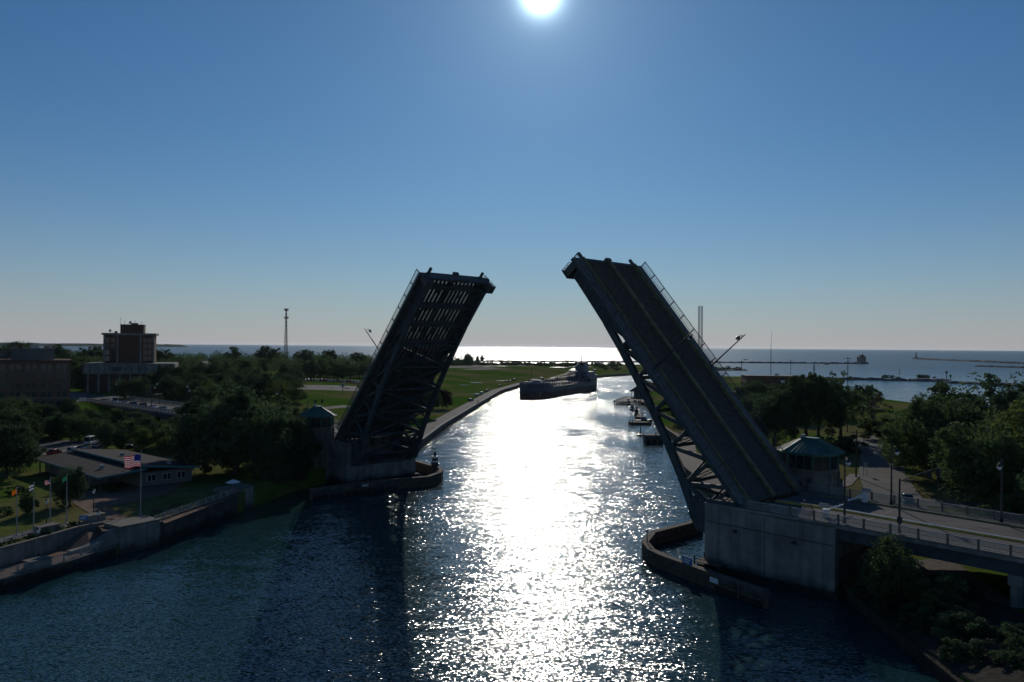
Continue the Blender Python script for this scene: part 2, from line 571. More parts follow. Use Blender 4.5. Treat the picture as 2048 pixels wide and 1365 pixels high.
# ------------------------------------------------------------------ the bridge's own axes
BO = Vector((29.5, 123.4, 0.0))
BA = Vector((math.sqrt(0.5), -math.sqrt(0.5), 0.0))     # along the bridge, towards the right bank
BN = Vector((math.sqrt(0.5), math.sqrt(0.5), 0.0))      # across it, away from the camera
BRZ = R(-45)
def B(x, y, z=0.0):
    return BO + BA * x + BN * y + Vector((0, 0, z))
def b_of(x, y):
    q = Vector((x, y, 0)) - BO
    return q.dot(BA), q.dot(BN)
DECK = 10.2
W_BR = 21.0

# ------------------------------------------------------------------ water
o = MB().add([(-30000, -400, 0), (30000, -400, 0), (30000, 34000, 0), (-30000, 34000, 0)], [(0, 1, 2, 3)]).build('water', M['water'])
tag(o, 'rippled blue river opening into the lake under the low sun', None, None, 'structure')

# ------------------------------------------------------------------ land
L_SHORE = [(20, -81), (109, -70), (117, -66), (130, -62.8), (134, -59.6), (166, -54.3), (185, -50), (197, -45), (226, -33), (260, -30.5), (322, -27.8),
           (417, -20.4), (568, -8.3), (686, 11.1), (780, 50), (875, 91.5), (962, 145.7), (1110, 240), (1295, 376)]
R_SHORE = [(20, 42), (81, 44.7), (105, 46.0), (140, 47.5), (168, 45), (213, 46.5), (250, 52), (282, 60), (350, 63), (416, 73), (478, 79), (528, 86), (650, 108), (760, 140), (850, 190)]
R_LIMIT = [(20, 900), (330, 900), (380, 262), (450, 232), (520, 228), (700, 262), (850, 300)]
def zl(x, y):
    d = interp(L_SHORE, y) - x
    bx, bv = b_of(x, y)
    if y < 205:
        low = 1.6 if (y < 132 and d < 7.2) else 3.9
    else:
        k = sstep(205, 235, y)
        low = 3.9 * (1 - k) + k * (2.2 + 1.8 * sstep(6, 60, d))
    f = max(sstep(235, 290, -bx) * sstep(35, 120, d), sstep(95, 210, d) * sstep(330, 470, y))
    f *= 1 - sstep(950, 1200, y) * 0.6
    return low + (9.5 - low) * f
def zr(x, y):
    d = x - interp(R_SHORE, y)
    bx, bv = b_of(x, y)
    low = 1.6 + 2.4 * sstep(0, 22, d)
    f = sstep(40, 72, bx) * (1 - sstep(30, 58, bv))
    return low + (9.8 - low) * f
def land(name, side, label):
    ys = list(range(20, 240, 4)) + list(range(240, 600, 10)) + list(range(600, 1296, 24))
    ds = [0, 2, 4, 7.0, 7.4, 10, 14, 20, 28, 38, 50, 62, 76, 92, 110, 130, 155, 185, 220, 260, 310, 370, 450, 560, 700, 900, 1300, 2200]
    if side > 0:
        ys = [y for y in ys if y <= 850]
    vs, fs = [], []
    for y in ys:
        if side < 0:
            for d in ds:
                x = interp(L_SHORE, y) - d
                vs.append((x, y, zl(x, y)))
        else:
            x0, x1 = interp(R_SHORE, y), interp(R_LIMIT, y)
            for k in range(40):
                t = (k / 39.0) ** 1.7
                x = x0 + (x1 - x0) * t
                vs.append((x, y, zr(x, y) if k < 39 else -1.0))
    n = len(ds) if side < 0 else 40
    for i in range(len(ys) - 1):
        for k in range(n - 1):
            fs.append((i * n + k, i * n + k + 1, (i + 1) * n + k + 1, (i + 1) * n + k))
    # closing skirts on the river side and at the far end
    m = len(vs)
    for i in range(len(ys)):
        vs.append((vs[i * n][0], vs[i * n][1], -2.5))
    for i in range(len(ys) - 1):
        fs.append((i * n, (i + 1) * n, m + i + 1, m + i))
    m2 = len(vs)
    base = (len(ys) - 1) * n
    for k in range(n):
        vs.append((vs[base + k][0], vs[base + k][1] + 6, -2.5))
    for k in range(n - 1):
        fs.append((base + k, base + k + 1, m2 + k + 1, m2 + k))
    o = MB().add(vs, fs).build(name, M['grass'], None, True)
    tag(o, label, None, None, 'structure')
land('ground_left', -1, 'grassy left bank and town plateau')
land('ground_right', 1, 'grassy right bank with riverside park')
# distant coast on the horizon
mb = MB()
for k in range(40):
    x0 = -9000 + k * 145
    h0 = 22 + 26 * abs(math.sin(k * 0.7)) * (1 - k / 46) + random.uniform(0, 6)
    h1 = 22 + 26 * abs(math.sin((k + 1) * 0.7)) * (1 - (k + 1) / 46)
    mb.add([(x0, 7600, 0), (x0 + 150, 7600, 0), (x0 + 150, 7680, h1), (x0, 7680, h0), (x0, 7900, 0), (x0 + 150, 7900, 0)], [(0, 1, 2, 3), (3, 2, 5, 4)])
tag(mb.build('distant_shore', M['leaf_dark']), 'far wooded shoreline on the horizon at left', None, None, 'structure')

def shore_line(tab, y0, y1, n, off=0.0):
    return [(interp(tab, y0 + (y1 - y0) * k / (n - 1)) + off, y0 + (y1 - y0) * k / (n - 1)) for k in range(n)]

# river walls (sheet piling with a concrete cap), one per stretch of bank
def river_wall(name, pts, z0, z1, th, m_body, m_cap, label):
    r = empty(name, (pts[0][0], pts[0][1], 0), 0, label, 'river wall')
    off = (pts[0][0], pts[0][1], 0)
    for i in range(len(pts) - 1):
        a, b = Vector((*pts[i], 0)), Vector((*pts[i + 1], 0))
        L = (b - a).length
        MB().bar((a.x, a.y, (z0 + z1) / 2), (b.x, b.y, (z0 + z1) / 2), th, z1 - z0).build('wall_panel', m_body, r, off=off)
        MB().bar((a.x, a.y, z1 + 0.13), (b.x, b.y, z1 + 0.13), th + 0.35, 0.26).build('cap', m_cap, r, off=off)
    return r
river_wall('river_wall', shore_line(L_SHORE, 228, 700, 22), -2.4, 2.25, 0.6, M['concrete_wet'], M['concrete'], 'long dark river wall edging the left bank beyond the bridge')
river_wall('river_wall', shore_line(L_SHORE, 704, 1290, 10), -2.4, 2.3, 0.8, M['rock'], M['rock'], 'low stone river edge along the far point behind the ship')
river_wall('river_wall', [(45, 160), (46, 190), (46.8, 213), (52, 250), (60, 282)], -2.4, 1.9, 0.6, M['timber'], M['timber_grey'], 'timber river wall on the right bank behind the raised right leaf')
river_wall('river_wall', shore_line(R_SHORE, 284, 520, 9), -2.4, 1.8, 0.6, M['timber'], M['timber_grey'], 'timber bulkhead of the right bank below the pavilion')

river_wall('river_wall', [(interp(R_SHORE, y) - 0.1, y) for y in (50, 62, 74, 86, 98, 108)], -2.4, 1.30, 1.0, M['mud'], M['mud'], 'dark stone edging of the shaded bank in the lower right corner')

# paths, lots and roads laid on the ground
def sheet(name, pts, w0, w1, zf, m, label, up=0.05):
    L = []
    for i in range(len(pts) - 1):
        a, b = Vector(pts[i][:2]), Vector(pts[i + 1][:2])
        n = max(1, int((b - a).length / 8))
        L += [tuple(a.lerp(b, k / n)) for k in range(n)]
    L.append(tuple(pts[-1][:2]))
    o = MB().strip(L, w0, w1, zf, up).build(name, m)
    return tag(o, label, None, None, 'structure')
sheet('path', shore_line(L_SHORE, 232, 720, 40), 0.5, 6.5, zl, M['asphalt_old'], 'grey riverside walk along the left bank', 0.12)
def ax(b0, b1, v):     # points along the bridge axis
    return [tuple(B(b0, v)[:2]), tuple(B(b1, v)[:2])]
sheet('road', ax(-300, -600, 10.5), -8, 8, zl, M['asphalt_old'], 'town street continuing from the bridge', 0.06)
p1, p2, p3 = at(110, 806, 9.5), at(260, 792, 9.5), at(430, 783, 9.5)
sheet('road', [p1, p2, p3], -5, 5, zl, M['asphalt_old'], 'cross street in front of the office tower', 0.1)
sheet('parking_lot', [at(520, 778, 9.0), at(740, 771, 9.0)], -16, 18, zl, M['asphalt_old'], 'grey parking lot in front of the tree belt', 0.1)
sheet('parking_lot', [at(40, 905, 4.2), at(120, 886, 4.2), at(190, 890, 4.2)], -8, 9, zl, M['asphalt'], 'dark parking lot behind the visitor building', 0.12)
sheet('path', [at(0, 915, 4.0), at(60, 912, 4.0), at(140, 900, 4.0)], -3, 1.5, zl, M['sidewalk'], 'pale walk beside the visitor parking lot', 0.16)
sheet('road', [at(0, 905, 4.0), at(70, 880, 4.2), at(120, 872, 4.2)], -3.5, 3.5, zl, M['asphalt'], 'drive curving between the park trees', 0.2)
sheet('parking_lot', [at(640, 812, 6.0), at(700, 806, 6.0)], -3, 4, zl, M['asphalt_old'], 'small bare lot behind the left tower', 0.12)
sheet('road', [(66, 128), (71, 145), (76.5, 158.8), (88.6, 190.2), (107.2, 231.6), (118, 262), (150, 290), (240, 310)], -5.2, 5.2, zr, M['asphalt_old'], 'cracked riverside street behind the right approach', 0.07)
sheet('road', [(76, 158), (92, 152), (112, 150)], -4.0, 4.0, zr, M['asphalt_old'], 'side lane branching under the right trees', 0.11)
sheet('path', [(66, 168), (74, 176), (82, 190)], -1.2, 1.2, zr, M['sidewalk'], 'short walk beside the right tower', 0.12)
sheet('parking_lot', [(100, 440), (190, 430)], -30, 28, zr, M['asphalt_old'], 'right bank car park before the brick hall', 0.1)
sheet('path', shore_line(R_SHORE, 162, 300, 14), -5.5, -0.5, zr, M['timber_grey'], 'boardwalk along the right bank behind the leaf', 0.25)
sheet('gravel_yard', [at(880, 742, 3), at(1060, 738, 3)], -60, 60, zl, M['gravel'], 'brown gravel yard beyond the left field', 0.14)
sheet('gravel_yard', [at(860, 747, 3), at(960, 745, 3)], -30, 30, zl, M['gravel'], 'wide brown gravel yard left of the ship', 0.17)
sheet('gravel_yard', [at(930, 752, 3), at(1000, 748, 3)], -14, 8, zl, M['gravel'], 'bare gravel strip in the left field', 0.2)
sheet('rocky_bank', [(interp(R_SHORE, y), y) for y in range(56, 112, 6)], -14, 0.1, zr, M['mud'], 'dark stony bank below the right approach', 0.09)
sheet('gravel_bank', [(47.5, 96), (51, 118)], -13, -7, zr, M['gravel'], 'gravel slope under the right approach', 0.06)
for px, py, w, h in ((945, 768, 9, 2.2), (925, 773, 6, 1.6), (1000, 763, 7, 1.5), (1003, 744, 10, 2.5), (975, 746, 8, 2), (1110, 745, 22, 4), (905, 724, 14, 6), (900, 735, 16, 5), (960, 787, 5, 1.4), (690, 774, 5, 1.4)):
    c = at(px, py, 2.6 if px > 800 else 8.5)
    z = zl(c.x, c.y) + 0.16
    pts = [(c.x + w * math.cos(t) * (0.8 + 0.3 * math.sin(3 * t + px)), c.y + h * 2.2 * math.sin(t) * (0.8 + 0.25 * math.cos(2 * t + py)), z) for t in [k * math.pi / 8 for k in range(16)]]
    tag(MB().add(pts, [tuple(range(16))]).build('puddle', M['puddle']), 'shallow puddle shining in the left bank field', None, None, 'structure')

# ------------------------------------------------------------------ breakwaters
def breakwater(pts, w, h, label, seed):
    rnd = random.Random(seed)
    mb = MB()
    L = []
    for i in range(len(pts) - 1):
        a, b = Vector(pts[i]), Vector(pts[i + 1])
        n = max(2, int((b - a).length / 5))
        L += [a.lerp(b, k / n) for k in range(n)]
    L.append(Vector(pts[-1]))
    prev = None
    for i, p in enumerate(L):
        d = (L[min(i + 1, len(L) - 1)] - L[max(i - 1, 0)]).normalized()
        nr = Vector((-d.y, d.x))
        prof = [(-w, -1.5), (-w * 0.75, 0.4), (-w * 0.3, h), (w * 0.25, h), (w * 0.75, 0.4), (w, -1.5)]
        ring = []
        for o_, z in prof:
            q = p + nr * (o_ + rnd.uniform(-0.18, 0.18) * w)
            ring.append((q.x, q.y, z + (rnd.uniform(-0.35, 0.35) * h if z > 0 else 0)))
        if prev is not None:
            mb.add(prev + ring, [(k, k + 1, k + 7, k + 6) for k in range(5)])
        prev = ring
    return tag(mb.build('breakwater', M['rock']), label, 'breakwater')
breakwater([at(860, 723, 0)[:2], at(1030, 724.5, 0)[:2], at(1400, 726, 0)[:2], at(1735, 728.5, 0)[:2]], 7, 3.0, 'long rubble breakwater running out to the lighthouse', 1)
breakwater([at(1829, 719, 0)[:2], at(2060, 729, 0)[:2]], 9, 4.0, 'far right rubble breakwater ending in a small beacon', 2)
breakwater([at(1953, 733.5, 0)[:2], at(2070, 737, 0)[:2]], 9, 2.6, 'short low rubble bank at the right edge', 3)
breakwater([at(1475, 761, 0)[:2], at(1700, 760, 0)[:2], at(1898, 764, 0)[:2]], 5, 2.4, 'inner harbour wall with bushes behind the right trees', 4)
breakwater([at(1890, 766, 0)[:2], at(2070, 775, 0)[:2]], 5, 2.2, 'harbour mole at the right edge behind the tall trees', 5)
breakwater([at(1200, 741, 0)[:2], at(1270, 741.5, 0)[:2], at(1488, 741.5, 0)[:2]], 11, 2.4, 'scrubby spit ending in a light post beyond the right leaf', 6)

# ------------------------------------------------------------------ bascule leaves
TH = R(49.9)
LEAF = 52.3
NODES = [(38.6, -2.55), (33.4, -2.95), (27.3, -3.6), (21.0, -4.5), (14.7, -5.65), (8.6, -7.1), (3.4, -8.75)]
TY = 8.6      # half distance between the two trusses
def make_leaf(label, hinge, rz, seed):
    rnd = random.Random(seed)
    r = empty('bascule_leaf', hinge, rz, label, 'bridge leaf')
    r.rotation_euler = (0, -TH, rz)
    st, dk = M['steel'], M['steel_dark']
    for sy in (-1, 1):
        y = sy * TY
        # plate girder towards the tip
        MB().prism_y([(36.6, -0.3), (51.8, -0.3), (51.8, -2.75), (50.2, -2.9), (44, -3.0), (39.0, -3.12), (37.4, -2.6), (36.0, -1.5), (34.4, -1.2)], y - 0.28, y + 0.28).build('plate_girder', st, r)
        for k in range(9):
            x = 38.4 + k * 1.55
            MB().box(x - 0.06, x + 0.06, y - 0.44, y + 0.44, -2.9, -0.4).build('stiffener', st, r)
        bc = MB()
        for a, b in zip(NODES, NODES[1:]):
            bc.bar((a[0] + 0.3, y, a[1]), (b[0], y, b[1]), 0.75, 1.15, (0, 0, 1))
        bc.build('bottom_chord', st, r)
        MB().bar((37, y, -0.85), (-1.5, y, -0.85), 0.7, 1.05).build('top_chord', st, r)
        MB().prism_y([(6.2, -6.9), (4.4, -9.3), (1.6, -9.7), (0.2, -8.4), (0.5, -5.6), (3.0, -5.2)], y - 0.42, y + 0.42).build('heel_plate', st, r)
        MB().tube((1.4, y - 0.9, -4.9), (1.4, y + 0.9, -4.9), 0.9, None, 14).build('trunnion', dk, r)
        for i, (x, z) in enumerate(NODES[1:]):
            MB().bar((x, y, z + 0.2), (x, y, -0.7), 0.5, 0.5, (1, 0, 0)).build('post', st, r)
            MB().prism_y([(x - 1.1, z - 0.1), (x + 1.1, z - 0.5), (x + 0.9, z + 0.55), (x + 0.2, z + 1.0), (x - 0.9, z + 0.9)], y - 0.4, y + 0.4).build('gusset', st, r)
        for a, b in zip(NODES[1:], NODES[2:]):
            MB().bar((a[0] - 0.2, y, a[1] + 0.3), (b[0] + 0.4, y, -0.9), 0.5, 0.62, (0, 0, 1)).build('diagonal', st, r)
        a = NODES[1]
        MB().bar((38.2, y, -2.3), (a[0] + 0.2, y, -0.8), 0.5, 0.6, (0, 0, 1)).build('diagonal', st, r)
        # heel bracing down to the trunnion
        MB().bar((3.2, y, -8.2), (0.0, y, -1.0), 0.5, 0.6, (1, 0, 0)).build('diagonal', st, r)
        MB().bar((8.6, y, -6.8), (1.4, y, -4.9), 0.5, 0.6, (0, 0, 1)).build('diagonal', st, r)
        # sidewalk, kerb, brackets
        MB().box(0.2, 51.9, min(sy * 7.95, sy * 10.35), max(sy * 7.95, sy * 10.35), -0.02, 0.16).build('sidewalk', M['grating'], r)
        MB().box(0.2, 51.9, sy * 10.3 - 0.1, sy * 10.3 + 0.1, -0.55, 0.1).build('fascia', st, r)
        MB().box(0.3, 51.9, sy * 7.75 - 0.17, sy * 7.75 + 0.17, 0.0, 0.62).build('kerb', M['kerb_yellow'], r)
        for x in (50.9, 44.6) + tuple(n[0] for n in NODES):
            MB().prism_y([(x - 0.12, 0), (x + 0.12, 0), (x + 0.12, -0.3), (x - 0.12, -0.3)], min(sy * TY, sy * 10.3), max(sy * TY, sy * 10.3)).build('bracket', st, r)
        # end machinery and inspection cage at the tip
        MB().box(50.4, 51.7, min(sy * 8.3, sy * 9.9), max(sy * 8.3, sy * 9.9), -3.2, -0.25).build('lock_housing', dk, r)
        MB().prism_y([(50.0, -3.4), (52.0, -3.4), (52.0, -3.25), (50.0, -3.25)], min(sy * 8.2, sy * 10.3), max(sy * 8.2, sy * 10.3)).build('platform', dk, r)
        cg = MB()
        for yy in (sy * 9.0, sy * 9.6, sy * 10.25):
            cg.bar((51.95, yy, -3.25), (51.95, yy, -1.2), 0.07, 0.07)
        for zz in (-2.9, -2.1, -1.2):
            cg.bar((51.95, sy * 9.0, zz), (51.95, sy * 10.25, zz), 0.07, 0.07)
        cg.bar((51.95, sy * 9.0, -3.2), (51.95, sy * 10.25, -1.3), 0.06, 0.06).bar((51.95, sy * 10.25, -3.2), (51.95, sy * 9.0, -1.3), 0.06, 0.06)
        cg.build('cage', dk, r)
        MB().box(51.9, 53.3, sy * 7.75 - 0.25, sy * 7.75 + 0.25, -0.15, 0.35).build('lock_bar', dk, r)
        # railing
        xs = [51.8 - k * 3.46 for k in range(16)]
        for x in xs:
            if x > -0.5:
                MB().box(x - 0.07, x + 0.07, sy * 10.2 - 0.07, sy * 10.2 + 0.07, 0.1, 1.42).build('railing_post', dk, r)
        for x0, x1 in zip(xs, xs[1:]):
            if x1 < 0: break
            p = MB()
            p.bar((x0, sy * 10.2, 1.40), (x1, sy * 10.2, 1.40), 0.1, 0.1)
            p.bar((x0, sy * 10.2, 0.42), (x1, sy * 10.2, 0.42), 0.07, 0.07)
            n = 22
            for k in range(1, n):
                x = x0 + (x1 - x0) * k / n
                p.bar((x, sy * 10.2, 0.42), (x, sy * 10.2, 1.38), 0.032, 0.032, (1, 0, 0))
            p.build('railing_panel', dk, r)
    MB().box(0.3, 51.9, -0.42, 0.42, 0.0, 0.5).build('median', M['kerb_yellow'], r)
    MB().box(51.5, 52.1, -8.3, 8.3, -2.0, 0.12).build('end_beam', dk, r)
    MB().box(52.0, 52.6, -0.7, 0.7, -0.2, 0.5).build('centre_lock', dk, r)
    fbs = [49.6, 44.3, 38.9] + [n[0] for n in NODES[1:]]
    for x in fbs:
        f = MB().box(x - 0.1, x + 0.1, -TY, TY, -2.05, -0.35)
        f.box(x - 0.42, x + 0.42, -TY, TY, -2.13, -2.02)
        f.build('floor_beam', st, r)
    sy_ = [-7.0 + 1.17 * k for k in range(13)]
    for y in sy_:
        s = MB().box(0.4, 51.5, y - 0.05, y + 0.05, -0.62, -0.16)
        s.box(0.4, 51.5, y - 0.3, y + 0.3, -0.18, -0.13)
        s.build('stringer', dk, r)
    # open steel grating, bay by bay: fine bars across, plated patches here and there
    ends = [51.5] + fbs + [0.4]
    for x1, x0 in zip(ends, ends[1:]):
        g = MB()
        n = int((x1 - x0) / 0.128)
        for k in range(n):
            x = x0 + (x1 - x0) * (k + 0.5) / n
            g.box(x - 0.011, x + 0.011, -7.6, 7.6, -0.125, 0.0)
        tag(g.build('deck_grating', M['grating'], r), kind='stuff')
        gaps = [(a + 0.3, b - 0.3) for a, b in zip(sy_, sy_[1:])]
        for (ya, yb) in gaps:
            u = rnd.random() if x1 > 28 else 0.6
            if u < 0.72:
                L = (x1 - x0) * rnd.uniform(0.12, 0.45) if u < 0.5 else (x1 - x0)
                s0 = rnd.uniform(x0, x1 - L)
                w = 1.0 if u < 0.5 else (1.0 if x1 <= 28 else rnd.uniform(0.4, 0.75))
                MB().box(s0, s0 + L, ya, ya + (yb - ya) * w, -0.135, -0.128).build('deck_plate', M['grating'], r)
    # bottom laterals and sway bracing between the trusses
    for a, b in zip(NODES[1:], NODES[2:]):
        for s in (-1, 1):
            MB().bar((a[0], s * TY, a[1]), (b[0], -s * TY, b[1]), 0.32, 0.36, (0, 0, 1)).build('lateral_brace', st, r)
    for i, (x, z) in enumerate(NODES[1:]):
        MB().bar((x, -TY, z + 0.1), (x, TY, z + 0.1), 0.4, 0.5, (0, 0, 1)).build('cross_strut', st, r)
        if i >= 2:
            for s in (-1, 1):
                lat = MB()
                p, q = Vector((x, s * TY, z + 0.4)), Vector((x, 0, -2.1))
                lat.bar(p + Vector((0.25, 0, 0)), q + Vector((0.25, 0, 0)), 0.12, 0.12).bar(p - Vector((0.25, 0, 0)), q - Vector((0.25, 0, 0)), 0.12, 0.12)
                m = int((q - p).length / 0.6)
                for k in range(m):
                    u0, u1 = p.lerp(q, k / m), p.lerp(q, (k + 1) / m)
                    e = 0.25 if k % 2 else -0.25
                    lat.bar(u0 + Vector((e, 0, 0)), u1 - Vector((e, 0, 0)), 0.06, 0.06)
                lat.build('sway_brace', st, r)
    return r
leaf_r = make_leaf('raised right bascule leaf showing its dark road deck and yellow kerbs', B(6.7, W_BR / 2, DECK), BRZ + math.pi, 3)
leaf_l = make_leaf('raised left bascule leaf seen from below with light through its grating', B(-104.0, W_BR / 2, DECK), BRZ, 4)

# ------------------------------------------------------------------ lamps carried by the leaves and along the roads
def lamp_meshes():
    p = MB().lathe([(0.24, 0), (0.24, 0.5), (0.16, 0.7), (0.12, 4.0), (0.085, 8.9), (0.05, 9.0), (0.0, 9.25)], 10)
    a = MB()
    prev = None
    for k in range(9):
        t = k / 8
        q = (0.08 + 1.05 * t, 0, 8.25 + 0.55 * math.sin(math.pi * t * 0.8))
        if prev: a.tube(prev, q, 0.045, None, 6)
        prev = q
    a.bar((0.05, 0, 7.9), (0.7, 0, 8.62), 0.05, 0.05)
    h = MB().lathe([(0.0, 8.62), (0.1, 8.6), (0.14, 8.4), (0.33, 8.2), (0.36, 8.05)], 10, (1.15, 0))
    g = MB().lathe([(0.34, 8.05), (0.32, 7.85), (0.2, 7.62), (0.0, 7.52)], 10, (1.15, 0))
    return p.mesh('pole', M['metal_black'], True), a.mesh('arm', M['metal_black'], True), h.mesh('lamp_head', M['metal_black'], True), g.mesh('lamp_globe', M['lamp_glass'], True)
LAMP = lamp_meshes()
def lamp(loc, rz, label, group=None, s=1.0, rot=None):
    r = empty('street_lamp', loc, rz, label, 'street lamp', group)
    if rot is not None: r.rotation_euler = rot
    r.scale = (s, s, s)
    for n, me in zip(('pole', 'arm', 'lamp_head', 'lamp_globe'), LAMP):
        inst(n, me, r)
    return r
def on_leaf(leaf, lx, ly, lz=0.16):
    m = Euler(leaf.rotation_euler, 'XYZ').to_matrix()
    return Vector(leaf.location) + m @ Vector((lx, ly, lz))
def leaf_lamp(leaf, lx, ly, turn, label):
    l = lamp(on_leaf(leaf, lx, ly), 0, label, 'lamps standing on the raised leaves')
    m = Euler(leaf.rotation_euler, 'XYZ').to_matrix() @ Matrix.Rotation(turn, 3, 'Z')
    l.rotation_euler = m.to_euler()
leaf_lamp(leaf_r, 26.3, 8.9, R(-90), 'street lamp tilted across the right leaf, nearer of its two lamps')
leaf_lamp(leaf_r, 26.5, -8.9, R(90), 'street lamp tilted out beyond the railing on the far edge of the right leaf')
leaf_lamp(leaf_l, 28.6, -9.4, R(90), 'street lamp tilted out over the near edge of the left leaf')

# ------------------------------------------------------------------ bridge piers
def make_pier(label, front, sgn):
    """front: bridge coordinate of the channel face; sgn: +1 the pier runs to the right bank, -1 to the left"""
    loc = B(front, W_BR / 2, 0)
    r = empty('bridge_pier', loc, BRZ if sgn > 0 else BRZ + math.pi, label, 'bridge pier')
    c = M['concrete']
    h = W_BR / 2
    MB().box(-0.9, 21.0, -h - 0.7, h + 0.7, -3.5, 0.75).build('footing', M['concrete_wet'], r)
    MB().box(0.3, 20.1, -h + 0.3, h - 0.3, 0.75, 5.2).build('core', M['concrete_wet'], r)
    MB().box(8.4, 20.1, -h + 0.3, h - 0.3, 5.2, DECK - 0.45).build('rear_chamber', c, r)
    # side walls in cast panels with open joints
    for s in (-1, 1):
        for x0, x1 in ((0.0, 2.35), (2.43, 9.9), (9.98, 20.2)):
            y0, y1 = (-h, -h + 1.3) if s < 0 else (h - 1.3, h)
            MB().box(x0, x1, y0, y1, 0.75, DECK - 0.42).build('wall_panel', c, r)
        y0, y1 = (-h - 0.16, -h + 1.2) if s < 0 else (h - 1.2, h + 0.16)
        MB().box(-0.1, 20.3, y0, y1, DECK - 0.42, DECK - 0.02).build('coping', c, r)
        pipe = MB().tube((0.3, s * (h + 0.09), 7.4), (20.0, s * (h + 0.09), 7.1), 0.05, None, 6)
        pipe.build('conduit', M['metal_black'], r)
        for x in (5.2, 14.4):
            MB().box(x - 0.28, x + 0.28, min(s * h, s * (h + 0.3)), max(s * h, s * (h + 0.3)), 6.35, 6.8).build('junction_box', M['metal_black'], r)
    MB().box(0.0, 0.9, -h + 1.32, h - 1.32, 0.75, 4.4).build('front_wall', c, r)
    for s in (-1, 1):
        MB().prism_y([(-0.2, 4.4), (3.6, 5.2), (3.6, 8.2), (2.6, 8.6), (1.2, 8.2), (0.2, 6.2)], s * 6.6 - 0.6, s * 6.6 + 0.6).build('trunnion_seat', M['steel'], r)
    return r
make_pier('pale concrete bascule pier under the right leaf', 0.6, 1)
make_pier('dark concrete bascule pier under the left leaf in deep shade', -97.9, -1)

